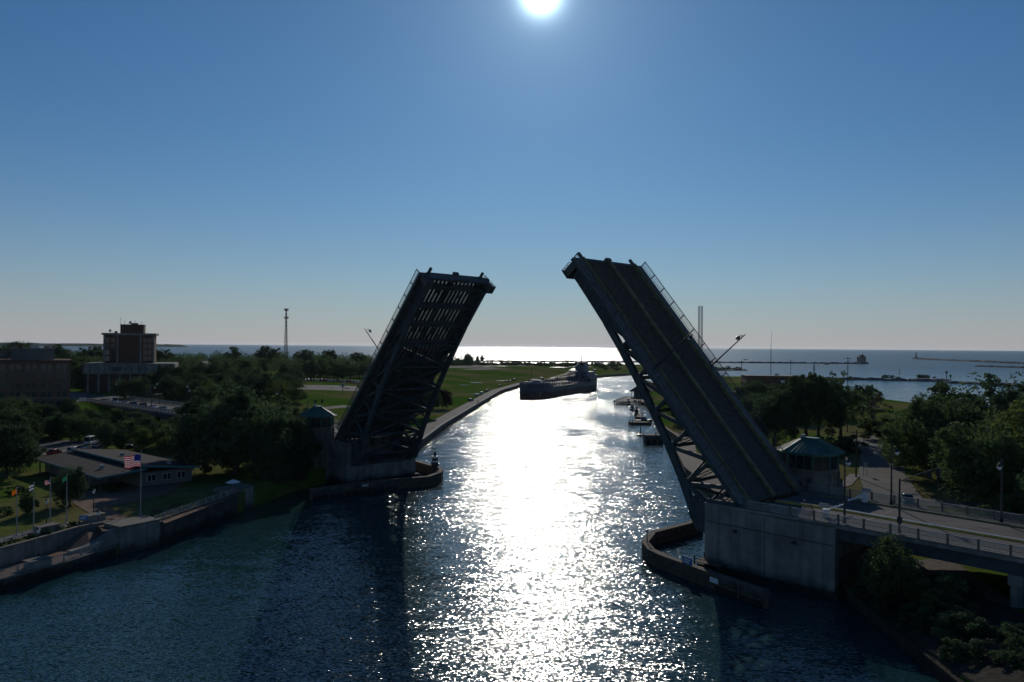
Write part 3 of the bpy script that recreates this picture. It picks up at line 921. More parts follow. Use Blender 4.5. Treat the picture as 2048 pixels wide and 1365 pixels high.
# ------------------------------------------------------------------ approach roads
RP = 3.4
def rail_mesh(n):
    p = MB()
    p.bar((0, 0, 1.16), (RP, 0, 1.16), 0.13, 0.1).bar((0, 0, 0.14), (RP, 0, 0.14), 0.08, 0.07)
    for k in range(1, n):
        x = RP * k / n
        p.box(x - 0.022, x + 0.022, -0.022, 0.022, 0.15, 1.13)
    return p.mesh('railing_panel', M['metal_grey'])
RAIL_HI, RAIL_LO = rail_mesh(26), rail_mesh(16)
POST = MB().box(-0.13, 0.13, -0.13, 0.13, 0, 1.3).mesh('railing_post', M['concrete_pale'])
def approach(label, b0, b1, vn, vf, zf, rail, bents):
    d = 1 if b1 > b0 else -1
    r = empty('approach_road', B(b0, 10.5, 0), BRZ, label, 'road bridge')
    n = max(2, int(abs(b1 - b0) / 10))
    bs = [b0 + (b1 - b0) * k / n for k in range(n + 1)]
    def ribbon(name, m, v0, v1, z0, z1):
        mb = MB()
        for a, b in zip(bs, bs[1:]):
            za, zb = zf(a), zf(b)
            x0, x1, y0, y1 = a - b0, b - b0, v0 - 10.5, v1 - 10.5
            mb.add([(x0, y0, za + z0), (x1, y0, zb + z0), (x1, y1, zb + z0), (x0, y1, za + z0), (x0, y0, za + z1), (x1, y0, zb + z1), (x1, y1, zb + z1), (x0, y1, za + z1)],
                   [(0, 3, 2, 1), (4, 5, 6, 7), (0, 1, 5, 4), (2, 3, 7, 6)])
        return mb.build(name, m, r)
    ribbon('deck_slab', M['concrete'], vn, vf, -0.62, -0.2)
    ribbon('road_surface', M['asphalt_old'], vn + 2.6, vf - 2.6, -0.2, -0.14)
    ribbon('sidewalk', M['sidewalk'], vn + 0.15, vn + 2.35, -0.2, 0.04)
    ribbon('sidewalk', M['sidewalk'], vf - 2.35, vf - 0.15, -0.2, 0.04)
    ribbon('kerb', M['kerb_yellow'], vn + 2.36, vn + 2.62, -0.2, 0.10)
    ribbon('kerb', M['kerb_yellow'], vf - 2.62, vf - 2.36, -0.2, 0.10)
    vm = (vn + vf) / 2 - 0.9
    ribbon('median', M['car_tan'], vm - 0.4, vm + 0.4, -0.14, 0.14)
    ribbon('median_stripe', M['paint_yellow'], vm - 0.56, vm - 0.41, -0.14, 0.06)
    ribbon('median_stripe', M['paint_yellow'], vm + 0.41, vm + 0.56, -0.14, 0.06)
    for v in (vn + 0.9, vf - 0.9):
        ribbon('fascia_girder', M['steel'], v - 0.25, v + 0.25, -2.3, -0.62)
    for k in range(1, 5):
        v = vn + 0.9 + (vf - vn - 1.8) * k / 5
        ribbon('girder', M['steel_dark'], v - 0.2, v + 0.2, -2.1, -0.62)
    if d > 0:
        for b in (22.5,):       # stop bars and worn lane dashes
            for v0, v1 in ((vn + 2.9, vm - 0.8), (vm + 0.8, vf - 2.9)):
                x = b - b0
                MB().box(x, x + 0.35, v0 - 10.5, v1 - 10.5, zf(b) - 0.139, zf(b) - 0.132).build('stop_bar', M['concrete_pale'], r)
        for k in range(9):
            b = 28.0 + 5.5 * k
            for v in ((vn + vm) / 2 + 1.2, (vf + vm) / 2 - 1.2):
                MB().box(b - b0, b - b0 + 2.4, v - 10.56, v - 10.44, zf(b + 2.4) - 0.139, zf(b) - 0.130).build('lane_dash', M['concrete_pale'], r)
    L = abs(b1 - b0)
    m = int(L / RP)
    for v in (vn + 0.12, vf - 0.12):
        for k in range(m + 1):
            b = b0 + d * RP * k
            inst('railing_post', POST, r, (b - b0, v - 10.5, zf(b) + (0.04 if True else 0)))
            if k < m:
                bb = b if d > 0 else b - RP
                o = inst('railing_panel', rail, r, (bb - b0, v - 10.5, zf(bb) + 0.04))
                o.rotation_euler = (0, -math.atan2(zf(bb + RP) - zf(bb), RP), 0)
    for b in bents:
        z = zf(b) - 2.3
        x = b - b0
        MB().box(x - 0.8, x + 0.8, vn - 10.0, vf - 11.0, z - 1.3, z - 0.02).build('pier_cap', M['concrete'], r)
        for k in range(3):
            v = vn + 2.0 + (vf - vn - 4.0) * k / 2 - 10.5
            MB().box(x - 0.65, x + 0.65, v - 0.9, v + 0.9, 0.5, z - 1.3).build('pier_column', M['concrete'], r)
    return r
zR = lambda b: DECK - 0.02 * max(0.0, b - 18.0)
L_Z = [(-300, 9.55), (-285, 9.6), (-236, 9.95), (-178, 10.4), (-133, 10.6), (-118, 10.35), (-105, DECK)]
zL = lambda b: interp(L_Z, b)
approach('right approach road with pale railing and yellow edged median', 7.6, 82.0, 0.0, 21.0, zR, RAIL_HI, (42.0, 64.0))
approach('left approach road carrying the queue of stopped cars', -105.2, -300.0, 2.2, 20.4, zL, RAIL_LO, tuple(-138 - 20 * k for k in range(8)))
# solid parapet over the pier, on the near side
MB().bar(B(0.8, 0.25, DECK + 0.28), B(11.5, 0.25, DECK + 0.20), 0.3, 0.62).build('parapet', M['steel'])
tag(bpy.data.objects['parapet'], 'low solid parapet on top of the right pier beside the leaf', 'parapet')

def barrier_gate(loc, rz, length, label):
    r = empty('barrier_gate', loc, rz, label, 'barrier gate', 'lowered barrier gates at the bridge ends')
    MB().box(-0.35, 0.35, -0.3, 0.3, 0, 1.15).box(-0.42, 0.42, -0.37, 0.37, 1.15, 1.24).build('housing', M['paint_white'], r)
    MB().bar((0, -0.9, 1.05), (0, length, 1.05), 0.1, 0.16).bar((0, 0.3, 1.7), (0, length * 0.55, 1.12), 0.05, 0.05).bar((0, 0, 1.2), (0, 0.3, 1.72), 0.08, 0.08).build('arm', M['paint_white'], r)
    for k in range(4):
        MB().box(-0.07, 0.07, length * (0.3 + 0.22 * k) - 0.08, length * (0.3 + 0.22 * k) + 0.08, 1.14, 1.3).build('warning_lamp', M['lamp_glass'], r)
    MB().box(-0.7, 0.7, -0.6, -0.5, 1.5, 2.1).build('sign_board', M['metal_grey'], r)
    return r
barrier_gate(B(18.4, 2.6, zR(18.4)), BRZ, 6.5, 'white barrier gate lowered across the near lanes of the right approach')
barrier_gate(B(17.7, 18.4, zR(17.7)), BRZ + math.pi, 6.5, 'white barrier gate lowered across the far lanes of the right approach')
barrier_gate(B(-121.5, 18.0, zL(-121.5)), BRZ + math.pi, 5.5, 'barrier gate at the left bridge end behind the left tower')

# ------------------------------------------------------------------ operators' towers
def tower(loc, label, lx, ly, z0, door):
    r = empty('control_tower', loc, BRZ, label, 'control tower')
    def octo(ax_, ay, c):
        return [(ax_, -ay + c), (ax_, ay - c), (ax_ - c, ay), (-ax_ + c, ay), (-ax_, ay - c), (-ax_, -ay + c), (-ax_ + c, -ay), (ax_ - c, -ay)]
    hx, hy, c = lx / 2, ly / 2, 2.0
    MB().prism(octo(hx, hy, c), z0, 13.3).build('shaft', M['stone'], r)
    for p in octo(hx + 0.02, hy + 0.02, c):
        MB().box(p[0] - 0.22, p[0] + 0.22, p[1] - 0.22, p[1] + 0.22, z0, 13.25).build('pilaster', M['stone'], r)
    MB().prism(octo(hx + 0.22, hy + 0.22, c + 0.1), 13.3, 13.7).build('belt_course', M['stone'], r)
    MB().prism(octo(hx - 0.25, hy - 0.25, c - 0.1), 13.7, 15.9).build('window_band', M['glass'], r)
    P8 = octo(hx - 0.05, hy - 0.05, c)
    for i in range(8):
        a, b = Vector(P8[i]), Vector(P8[(i + 1) % 8])
        n = max(2, int((b - a).length / 1.1))
        for k in range(n):
            q = a.lerp(b, k / n)
            w = 0.16 if k == 0 else 0.06
            MB().box(q.x - w, q.x + w, q.y - w, q.y + w, 13.7, 15.9).build('mullion', M['copper_roof'], r)
    MB().prism(octo(hx + 0.05, hy + 0.05, c), 15.9, 16.2).build('frieze', M['copper_roof'], r)
    ev, rg = octo(hx + 0.85, hy + 0.85, c + 0.25), octo(hx * 0.34, hy * 0.2, 0.35)
    rf = MB().loft([[(x, y, 16.2) for x, y in ev], [(x, y, 16.48) for x, y in ev], [(x, y, 18.45) for x, y in rg]]).build('roof', M['copper_roof'], r)
    for i in range(8):                      # standing seams and hip rolls
        a, b = Vector((*ev[i], 16.5)), Vector((*ev[(i + 1) % 8], 16.5))
        u, w = Vector((*rg[i], 18.47)), Vector((*rg[(i + 1) % 8], 18.47))
        n = max(2, int((b - a).length / 0.75))
        for k in range(n):
            t = k / n
            MB().bar(a.lerp(b, t) + Vector((0, 0, .03)), u.lerp(w, t) + Vector((0, 0, .03)), 0.1 if k else 0.22, 0.09 if k else 0.16).build('roof_seam', M['copper_roof'], rf)
    MB().prism(octo(hx * 0.36, hy * 0.24, 0.3), 18.45, 18.75).build('roof_cap', M['copper_roof'], r)
    MB().box(-1.5, -0.9, -0.3, 0.3, 18.7, 19.15).build('vent', M['metal_grey'], r)
    for k, zc in enumerate((10.9, 7.6)):
        MB().box(-0.35, 0.35, -hy - 0.06, -hy + 0.2, zc - 0.9, zc + 0.7).build('slit_window', M['glass'], r)
    if door:
        MB().box(1.3, 2.4, -hy - 0.07, -hy + 0.2, DECK, DECK + 2.2).build('door', M['metal_black'], r)
        MB().box(-1.9, -0.2, -hy - 0.09, -hy + 0.2, DECK + 0.6, DECK + 1.9).build('notice_board', M['sign_blue'], r)
    return r
tower(B(5.9, 24.9, 0), 'stone control tower with green copper roof beside the right leaf', 8.4, 7.4, 0.0, True)
tower(B(-108.0, -1.9, 0), 'stone control tower with green copper roof beside the left leaf', 7.6, 6.6, -1.0, False)

# ------------------------------------------------------------------ timber and concrete fenders
def fender(label, pts, zt, split):
    off = Vector((*pts[0], 0))
    r = empty('pier_fender', off, 0, label, 'fender')
    for i in range(len(pts) - 1):
        a, b = Vector((*pts[i], 0)), Vector((*pts[i + 1], 0))
        n = max(1, int((b - a).length / 3.2))
        for k in range(n):
            p, q = a.lerp(b, k / n), a.lerp(b, (k + 1) / n)
            dd = (q - p).normalized() * 0.02
            MB().bar(p + dd + Vector((0, 0, zt / 2 - 1)), q - dd + Vector((0, 0, zt / 2 - 1)), 0.9, zt + 2).build('fender_panel', M['concrete_wet'] if i < split else M['timber'], r, off=off)
            MB().tube(p + Vector((0, 0, -2)), p + Vector((0, 0, zt + 0.05)), 0.5, None, 8).build('pile', M['timber'], r, off=off)
        MB().bar(a + Vector((0, 0, zt + 0.12)), b + Vector((0, 0, zt + 0.12)), 1.15, 0.2).build('cap', M['timber_grey'], r, off=off)
        MB().bar(a + Vector((0, 0, zt * 0.45)), b + Vector((0, 0, zt * 0.45)), 1.1, 0.3).build('waler', M['timber'], r, off=off)
    return r
fender('curved timber fender wrapped round the foot of the right pier', [(33.6, 104.6), (29.0, 112.4), (23.6, 122.0), (22.2, 125.6), (22.0, 130.5), (24.5, 137.5), (32.0, 144.5), (35.6, 149.0)], 2.0, 1)
fender('curved timber fender wrapped round the foot of the left pier', [(-43.6, 174.6), (-35.0, 183.6), (-27.0, 189.0), (-20.2, 192.5), (-18.0, 198.5), (-17.9, 204.5), (-20.0, 209.0), (-26.5, 219.0)], 2.2, 2)
# boards fixed to the fenders, their lettering too small to read
def board(c, d, w, h, label, m, post=None):
    c, d = Vector(c), Vector(d).normalized()
    r = empty('sign_board', c, math.atan2(d.y, d.x), label, 'sign')
    MB().box(-w / 2, w / 2, -0.04, 0.04, 0, h).build('panel', m, r)
    for k in range(2):
        MB().box(-w * 0.36, w * (0.36 - 0.12 * k), -0.055, -0.045, h * (0.56 - 0.34 * k), h * (0.72 - 0.34 * k)).build('text_line', M['paint_white'], r)
    for s in (-0.4, 0.4):
        MB().box(w * s - 0.04, w * s + 0.04, 0.045, 0.12, -(post or 0.4), h).build('post', M['metal_black'], r)
    return r
f_d = Vector((29.0 - 23.6, 112.4 - 122.0))
c = at(1380, 1118, 3.0)
board((25.9, 116.9, 2.25), f_d, 2.1, 1.1, 'blue notice board on top of the right fender', M['sign_blue'])
board((28.6, 112.0, 1.0), f_d, 1.6, 0.7, 'pale board with dark lettering on the face of the right fender', M['paint_white'])
board((-33.5, 183.5, 1.4), (0.85, 0.5), 1.6, 0.6, 'small pale board on the face of the left fender', M['metal_grey'])
# navigation light on the left fender, pile light on the right one
r = empty('navigation_light', (-19.9, 208.4, 2.4), 0, 'small black and white banded light tower on the left fender', 'beacon')
MB().lathe([(1.0, 0), (1.0, 1.1), (0.85, 1.15)], 10).build('base_drum', M['metal_black'], r)
MB().lathe([(0.84, 1.15), (0.84, 1.6)], 10).build('white_band', M['paint_white'], r)
MB().lathe([(0.8, 1.6), (0.8, 2.2)], 10).build('black_band', M['metal_black'], r)
MB().lathe([(0.78, 2.2), (0.78, 2.55), (0.95, 2.6), (0.95, 2.72), (0.4, 2.75)], 10).build('gallery', M['paint_white'], r)
MB().lathe([(0.36, 2.75), (0.36, 3.3), (0.45, 3.32), (0.1, 3.7), (0.06, 4.2), (0.0, 4.25)], 10).build('lantern', M['metal_black'], r)
def pile_light(c, h, label):
    r = empty('marker_post', c, 0, label, 'marker post')
    MB().tube((0, 0, 0), (0, 0, h), 0.09, 0.06, 6).build('post', M['metal_black'], r)
    MB().box(-0.16, 0.16, -0.16, 0.16, h, h + 0.35).build('lantern', M['metal_black'], r)
pile_light((22.3, 130.2, 2.2), 1.7, 'thin marker post on the tip of the right fender')
pile_light((-18.1, 198.9, 2.4), 1.0, 'thin marker post on the tip of the left fender')
# landing stage inside the right fender
r = empty('landing_stage', (30.6, 121.4, 0), BRZ, 'small timber landing with rail between right pier and fender', 'landing stage')
for k in range(6):
    MB().box(-2.2, 2.2, -1.5 + 0.5 * k, -1.04 + 0.5 * k, 1.3, 1.42).build('plank', M['timber_grey'], r)
for s in (-2.1, 2.1):
    for t in (-1.4, 1.4):
        MB().tube((s, t, -2), (s, t, 2.3), 0.12, None, 6).build('pile', M['timber'], r)
MB().bar((-2.1, -1.4, 2.3), (2.1, -1.4, 2.3), 0.08, 0.1).bar((-2.1, -1.4, 1.85), (2.1, -1.4, 1.85), 0.06, 0.08).build('hand_rail', M['timber_grey'], r)

# lamps and signal poles along the roads
lamp(B(21.6, 1.2, zR(21.6) + 0.04), BRZ + R(90), 'tall street lamp on the near sidewalk of the right approach', None, 1.02)
lamp(B(21.2, 19.6, zR(21.2) + 0.04), BRZ - R(90) + R(60), 'tall street lamp on the far sidewalk of the right approach', None, 1.02)
lamp(B(36.0, 19.6, zR(36) + 0.04), BRZ - R(90), 'dark street lamp standing against the right trees', None, 0.98)
for k, b in enumerate((-199.8, -229.5, -268.9)):
    lamp(B(b, 3.6, zL(b) + 0.04), BRZ + R(90), ('near sidewalk lamp opposite the pickup in the queue', 'near sidewalk lamp in the middle of the car queue', 'near sidewalk lamp by the white truck')[k], 'lamps along the left approach', 1.0)
for k, b in enumerate((-233.0, -262.0, -165.0)):
    lamp(B(b, 19.2, zL(b) + 0.04), BRZ - R(90), ('far sidewalk lamp of the left approach behind the car queue', 'farthest lamp on the far sidewalk of the left approach', 'far sidewalk lamp just left of the left control tower')[k], 'lamps along the left approach', 1.0)
def signal_pole(c, rz, h, arm, label, heads):
    r = empty('signal_pole', c, rz, label, 'traffic signal')
    MB().lathe([(0.22, 0), (0.2, 0.4), (0.15, 0.6), (0.11, h), (0.14, h + 0.1), (0.0, h + 0.2)], 8).build('pole', M['metal_black'], r)
    prev = None
    a = MB()
    for k in range(7):
        t = k / 6
        q = (arm * t, 0, h - 0.3 + 1.6 * t - 0.4 * t * t)
        if prev: a.tube(prev, q, 0.09 - 0.05 * t, None, 6)
        prev = q
    a.build('mast_arm', M['metal_black'], r)
    for t in heads:
        z = h - 0.3 + 1.6 * t - 0.4 * t * t
        hd = MB().box(arm * t - 0.18, arm * t + 0.18, -0.2, 0.2, z - 1.1, z).build('signal_head', M['metal_black'], r)
        for k in range(3):
            MB().tube((arm * t, -0.2, z - 0.2 - 0.34 * k), (arm * t, -0.34, z - 0.2 - 0.34 * k), 0.13, None, 8).build('signal_hood', M['metal_black'], hd)
    MB().box(-0.24, 0.24, -0.24, 0.2, 1.3, 2.1).build('control_box', M['metal_black'], r)
signal_pole(B(28.7, 1.3, zR(28.7) + 0.04), BRZ + R(75), 7.0, 8.5, 'signal pole with long mast arm on the right approach', (0.75, 0.98))
signal_pole(B(-145.8, 17.6, zL(-145.8) + 0.04), BRZ + R(0), 6.6, 9.0, 'signal pole with mast arm left of the left control tower', (0.5, 0.9))

# ------------------------------------------------------------------ left promenade and park
ZP, ZW = 3.9, 1.6          # park level, lower walk level
def shoreL(y): return interp(L_SHORE, y)
# high quay wall between the two bastions, with rail
def quay(name, ys, ztop, zpost, label, step):
    pts = [Vector((shoreL(y), y, 0)) for y in ys]
    r = empty(name, pts[0], 0, label, 'quay wall')
    off = pts[0]
    for a, b in zip(pts, pts[1:]):
        MB().bar(a + Vector((0, 0, (ztop - 2.5) / 2)), b + Vector((0, 0, (ztop - 2.5) / 2)), 0.7, ztop + 2.5).build('wall_panel', M['concrete_wet'], r, off=off)
        MB().bar(a + Vector((0, 0, ztop + 0.09)), b + Vector((0, 0, ztop + 0.09)), 0.95, 0.18).build('coping', M['concrete_pale'], r, off=off)
        n = max(1, int((b - a).length / step))
        for k in range(n):
            p, q = a.lerp(b, k / n), a.lerp(b, (k + 1) / n)
            e = Vector((-0.25, 0, 0))
            MB().box(p.x + e.x - 0.09, p.x + e.x + 0.09, p.y - 0.09, p.y + 0.09, ztop + 0.18, ztop + 1.28).build('railing_post', M['metal_grey'], r, off=off)
            g = MB()
            for z in (1.2, 0.95, 0.7, 0.45, 0.3):
                g.bar(p + e + Vector((0, 0, ztop + z)), q + e + Vector((0, 0, ztop + z)), 0.05, 0.06 if z < 1.1 else 0.1)
            g.build('railing_panel', M['metal_grey'], r, off=off)
    return r
quay('quay_wall', [134.2 + 5.2 * k for k in range(6)], ZP - 0.12, 1.2, 'high quay wall with rail between the two concrete bastions', 2.6)
quay('quay_wall', [70 + 9.6 * k for k in range(7)], ZW - 0.05, 1.1, 'low quay wall with rail along the lower river walk', 3.2)
def bastion(p, q, depth, z, label):
    p, q = Vector(p), Vector(q)
    d = (q - p).normalized()
    nrm = Vector((-d.y, d.x))
    r = empty('bastion', (*((p + q) / 2), 0), math.atan2(d.y, d.x), label, 'bastion')
    L = (q - p).length / 2
    MB().box(-L, L, -0.5, depth, -2.5, z - 0.3).build('body', M['concrete'], r)
    MB().box(-L - 0.15, L + 0.15, -0.65, depth + 0.15, z - 0.3, z).build('cap', M['concrete_pale'], r)
    for x in (-L / 3, L / 3):
        MB().box(x - 0.04, x + 0.04, -0.53, -0.45, -2.5, z - 0.35).build('joint', M['concrete_wet'], r)
    return r
bastion((-63.2, 128.6), (-59.4, 134.4), 4.2, 4.5, 'square concrete bastion at the head of the river steps')
bastion((-57.0, 160.6), (-54.0, 166.2), 4.0, 4.6, 'concrete bastion at the far end of the quay below the big tree')
# steps down to the lower walk with a sloping cheek wall
r = empty('river_steps', (-65.2, 125.0, 0), math.atan2(5.8, 3.6), 'concrete steps and sloping cheek wall going down to the lower walk', 'steps')
for k in range(10):
    MB().box(-0.6 + 0.62 * k, 0.0 + 0.62 * k, 1.4, 5.6, 0, ZW + 0.23 * (k + 1)).build('step', M['brick_path'], r)
MB().prism_y([(-3.6, -2.4), (4.6, -2.4), (4.6, 4.3), (3.0, 4.0), (0.6, 2.7), (-1.6, 2.2), (-3.6, 2.1)], 0.1, 1.2).build('cheek_wall', M['concrete'], r)
# retaining wall of the upper terrace
r = empty('retaining_wall', (-74, 116, 0), 0, 'long retaining wall topped by clipped shrubs above the lower walk', 'retaining wall')
yy = [72 + 4.4 * k for k in range(15)]
for a, b in zip(yy, yy[1:]):
    p, q = Vector((shoreL(a) - 7.0, a, 0)), Vector((shoreL(b) - 7.0, b, 0))
    MB().bar(p + Vector((0, 0, 2.75)), q + Vector((0, 0, 2.75)), 0.5, 2.9).build('wall_panel', M['concrete'], r, off=(-74, 116, 0))
    MB().bar(p + Vector((0, 0, 4.26)), q + Vector((0, 0, 4.26)), 0.7, 0.14).build('coping', M['concrete_pale'], r, off=(-74, 116, 0))
sheet('path', [(shoreL(y) - 3.6, y) for y in range(70, 131, 6)], -3.2, 3.2, zl, M['brick_path'], 'brick lower river walk at the water edge', 0.06)
sheet('path', [(shoreL(y) - 12.0, y) for y in range(80, 136, 6)], -1.3, 1.3, zl, M['sidewalk'], 'pale walk along the flag lawn', 0.06)
def patch(name, pix, z, m, label, up):
    pts = [at(x, y, z) for x, y in pix]
    o = MB().add([(p.x, p.y, z + up) for p in pts], [tuple(range(len(pts)))]).build(name, m)
    tag(o, label, None, None, 'structure')
patch('plaza', [(176, 1026), (214, 1016), (262, 1040), (243, 1050), (225, 1046), (233, 1060), (205, 1064)], ZP, M['brick_path'], 'sunlit brick plaza at the head of the steps', 0.05)
patch('terrace', [(120, 985), (203, 983), (400, 950), (330, 990), (214, 1016), (176, 1026), (150, 1010)], ZP, M['brick_path'], 'shaded paved terrace in front of the visitor building', 0.07)
patch('path', [(318, 1040), (470, 985), (480, 990), (330, 1048)], ZP, M['brick_path'], 'brick walk behind the quay rail', 0.06)
# guard rail along the walk by the flag lawn
r = empty('guard_rail', (-76, 122, ZP), 0, 'low metal guard rail above the shrub bed', 'railing')
ys = [84 + 3.2 * k for k in range(15)]
for a, b in zip(ys, ys[1:]):
    p, q = Vector((shoreL(a) - 10.2, a, ZP)), Vector((shoreL(b) - 10.2, b, ZP))
    MB().box(p.x - 0.05, p.x + 0.05, p.y - 0.05, p.y + 0.05, ZP, ZP + 1.05).build('post', M['metal_grey'], r, off=(-76, 122, ZP))
    MB().bar(p + Vector((0, 0, 1.0)), q + Vector((0, 0, 1.0)), 0.06, 0.08).bar(p + Vector((0, 0, 0.55)), q + Vector((0, 0, 0.55)), 0.05, 0.05).build('rail', M['metal_grey'], r, off=(-76, 122, ZP))

# flags
def wave(u, v, a=0.16):
    return a * (math.sin(5.5 * u + 1.2 * v) * (0.3 + u) + 0.4 * math.sin(9 * u - 2 * v))
def flag_patch(u0, u1, v0, v1, w, h, n=10, dy=0.0, droop=0.12):
    vs, fs = [], []
    for i in range(n + 1):
        u = u0 + (u1 - u0) * i / n
        for v in (v0, v1):
            vs.append((-u * w * 0.97, wave(u, v) * w * 0.35 + dy, -v * h - droop * h * u * u + 0.05 * h * math.sin(7 * u)))
    m = len(vs)
    vs += [(x, y + 0.015, z) for x, y, z in vs]
    for i in range(n):
        fs.append((2 * i, 2 * i + 2, 2 * i + 3, 2 * i + 1))
        fs.append((m + 2 * i, m + 2 * i + 1, m + 2 * i + 3, m + 2 * i + 2))
    fs += [(0, 1, m + 1, m), (2 * n, m + 2 * n, m + 2 * n + 1, 2 * n + 1)]
    for k in range(n):
        fs.append((2 * k, m + 2 * k, m + 2 * k + 2, 2 * k + 2))
        fs.append((2 * k + 1, 2 * k + 3, m + 2 * k + 3, m + 2 * k + 1))
    return MB().add(vs, fs)
def flagpole(c, h, label):
    r = empty('flagpole', c, 0, label, 'flagpole')
    MB().lathe([(0.28, 0), (0.28, 0.12), (0.10, 0.16), (0.085, h * 0.5), (0.045, h)], 8).build('pole', M['metal_grey'], r)
    MB().lathe([(0.0, h), (0.08, h + 0.06), (0.1, h + 0.12), (0.07, h + 0.2), (0.0, h + 0.24)], 8).build('finial', M['metal_grey'], r)
def striped_flag(c, w, h, rz, label):
    r = empty('flag', c, rz, label, 'flag')
    for k in range(13):
        u0 = 0.4 if k < 7 else 0.0
        flag_patch(u0, 1.0, k / 13, (k + 1) / 13, w, h).build('stripe', M['fabric_red'] if k % 2 == 0 else M['fabric_white'], r)
    flag_patch(0.0, 0.4, 0.0, 7 / 13, w, h, 8).build('canton', M['fabric_blue'], r)
    st = MB()
    for i in range(5):
        for j in range(6):
            u, v = 0.035 + 0.062 * j, 0.05 + 0.1 * i
            x, y, z = -u * w * 0.97, wave(u, v) * w * 0.35 - 0.012, -v * h
            s = 0.03
            st.add([(x - s, y, z), (x, y - 0.002, z + s), (x + s, y, z), (x, y - 0.002, z - s)], [(0, 1, 2, 3)])
    tag(st.build('star', M['fabric_white'], r), kind='stuff')
p = at(281, 1030, ZP)
flagpole((p.x, p.y, ZP), 11.0, 'tall flagpole with the large striped flag behind the bastion')
striped_flag((p.x - 0.1, p.y, ZP + 10.5), 2.75, 2.1, R(8), 'large red white and blue striped flag flying over the park lawn')
FP = [at(33, 1072, ZP), at(67, 1063, ZP), at(100, 1053, ZP), at(133, 1047, ZP)]
nm = ('leftmost of the four small flagpoles, with the orange flag', 'small flagpole with the blue and white flag', 'small flagpole with the little striped flag', 'rightmost of the four small flagpoles, with the green flag')
for q, l, hh in zip(FP, nm, (7.4, 7.6, 7.8, 8.0)):
    flagpole((q.x, q.y, ZP), hh, l)
def plain_flag(q, h, parts, label, w=0.68, hh=0.72):
    r = empty('flag', (q.x - 0.08, q.y, ZP + h), R(10), label, 'flag')
    for (v0, v1, m) in parts:
        flag_patch(0.0, 1.0, v0, v1, w, hh, 8, 0, 0.5).build('band', m, r)
plain_flag(FP[0], 7.2, [(0, 1, M['fabric_orange'])], 'small orange flag at the far left of the lawn')
plain_flag(FP[1], 7.4, [(0, .35, M['fabric_white']), (.35, .68, M['fabric_blue']), (.68, 1, M['fabric_white'])], 'small blue and white banded flag on the lawn')
striped_flag((FP[2].x - 0.08, FP[2].y, ZP + 7.6), 0.8, 0.75, R(14), 'small red white and blue striped flag on the lawn')
plain_flag(FP[3], 7.8, [(0, 1, M['fabric_green'])], 'small green flag on the lawn')

# visitor building
r = empty('visitor_building', (-82.3, 160.4, ZP), math.atan2(0.668, -0.744), 'low visitor building with broad brown roof and blue fascia', 'building')
# local x runs back along its long side, local y is towards the left-front; mirrored so the short front faces the river
Lb, Wb = 37.0, 19.0
MB().box(0.6, Lb, -Wb, -8.0, 0, 3.0).build('wall', M['wall_cream'], r)
MB().box(10, Lb, -8.0, -1.5, 0, 2.9).build('wall', M['wall_cream'], r)
MB().add([(-1.2, 0.9, 3.25), (Lb + 1, 0.9, 3.25), (Lb + 1, -8.4, 4.1), (-1.2, -8.4, 4.1), (-1.2, 0.9, 3.0), (Lb + 1, 0.9, 3.0), (Lb + 1, -8.4, 3.85), (-1.2, -8.4, 3.85)],
         [(0, 1, 2, 3), (4, 7, 6, 5), (0, 4, 5, 1), (1, 5, 6, 2), (2, 6, 7, 3), (3, 7, 4, 0)]).build('roof_slope', M['roof_shingle'], r)
MB().add([(-1.2, -7.4, 4.75), (Lb + 1, -7.4, 4.75), (Lb + 1, -Wb - 1, 3.3), (-1.2, -Wb - 1, 3.3), (-1.2, -7.4, 4.5), (Lb + 1, -7.4, 4.5), (Lb + 1, -Wb - 1, 3.05), (-1.2, -Wb - 1, 3.05)],
         [(0, 1, 2, 3), (4, 7, 6, 5), (0, 4, 5, 1), (1, 5, 6, 2), (2, 6, 7, 3), (3, 7, 4, 0)]).build('roof_slope', M['roof_shingle'], r)
for (p0, p1) in (((-1.25, 0.95, 3.1), (Lb + 1, 0.95, 3.1)), ((-1.25, 0.95, 3.1), (-1.25, -8.4, 3.95)), ((-1.25, -7.4, 4.6), (-1.25, -Wb - 1, 3.15)), ((-1.25, -7.35, 4.55), (Lb + 1, -7.35, 4.55))):
    MB().bar(p0, p1, 0.12, 0.42).build('fascia', M['car_teal'], r)
for x in (0.4, 7, 14, 21, 28, 35):
    MB().box(x - 0.12, x + 0.12, 0.1, 0.34, 0, 3.1).build('porch_post', M['steel_dark'], r)
for y in (-10.2, -13.5, -16.6):
    w = MB().box(0.52, 0.62, y - 0.9, y + 0.9, 1.0, 2.4).build('window_frame', M['wall_white'], r)
    for s in (-0.45, 0.45):
        MB().box(0.49, 0.54, y + s - 0.38, y + s + 0.38, 1.07, 2.33).build('pane', M['glass'], w)
MB().box(9.9, 10.02, -6.5, -5.2, 0, 2.2).build('door', M['steel_dark'], r)
for (x, y, z) in ((8, -3, 3.7), (20, -12, 4.3), (3, -15, 3.9)):
    MB().box(x - 0.35, x + 0.35, y - 0.35, y + 0.35, z - 0.2, z + 0.7).build('roof_vent', M['metal_grey'], r)
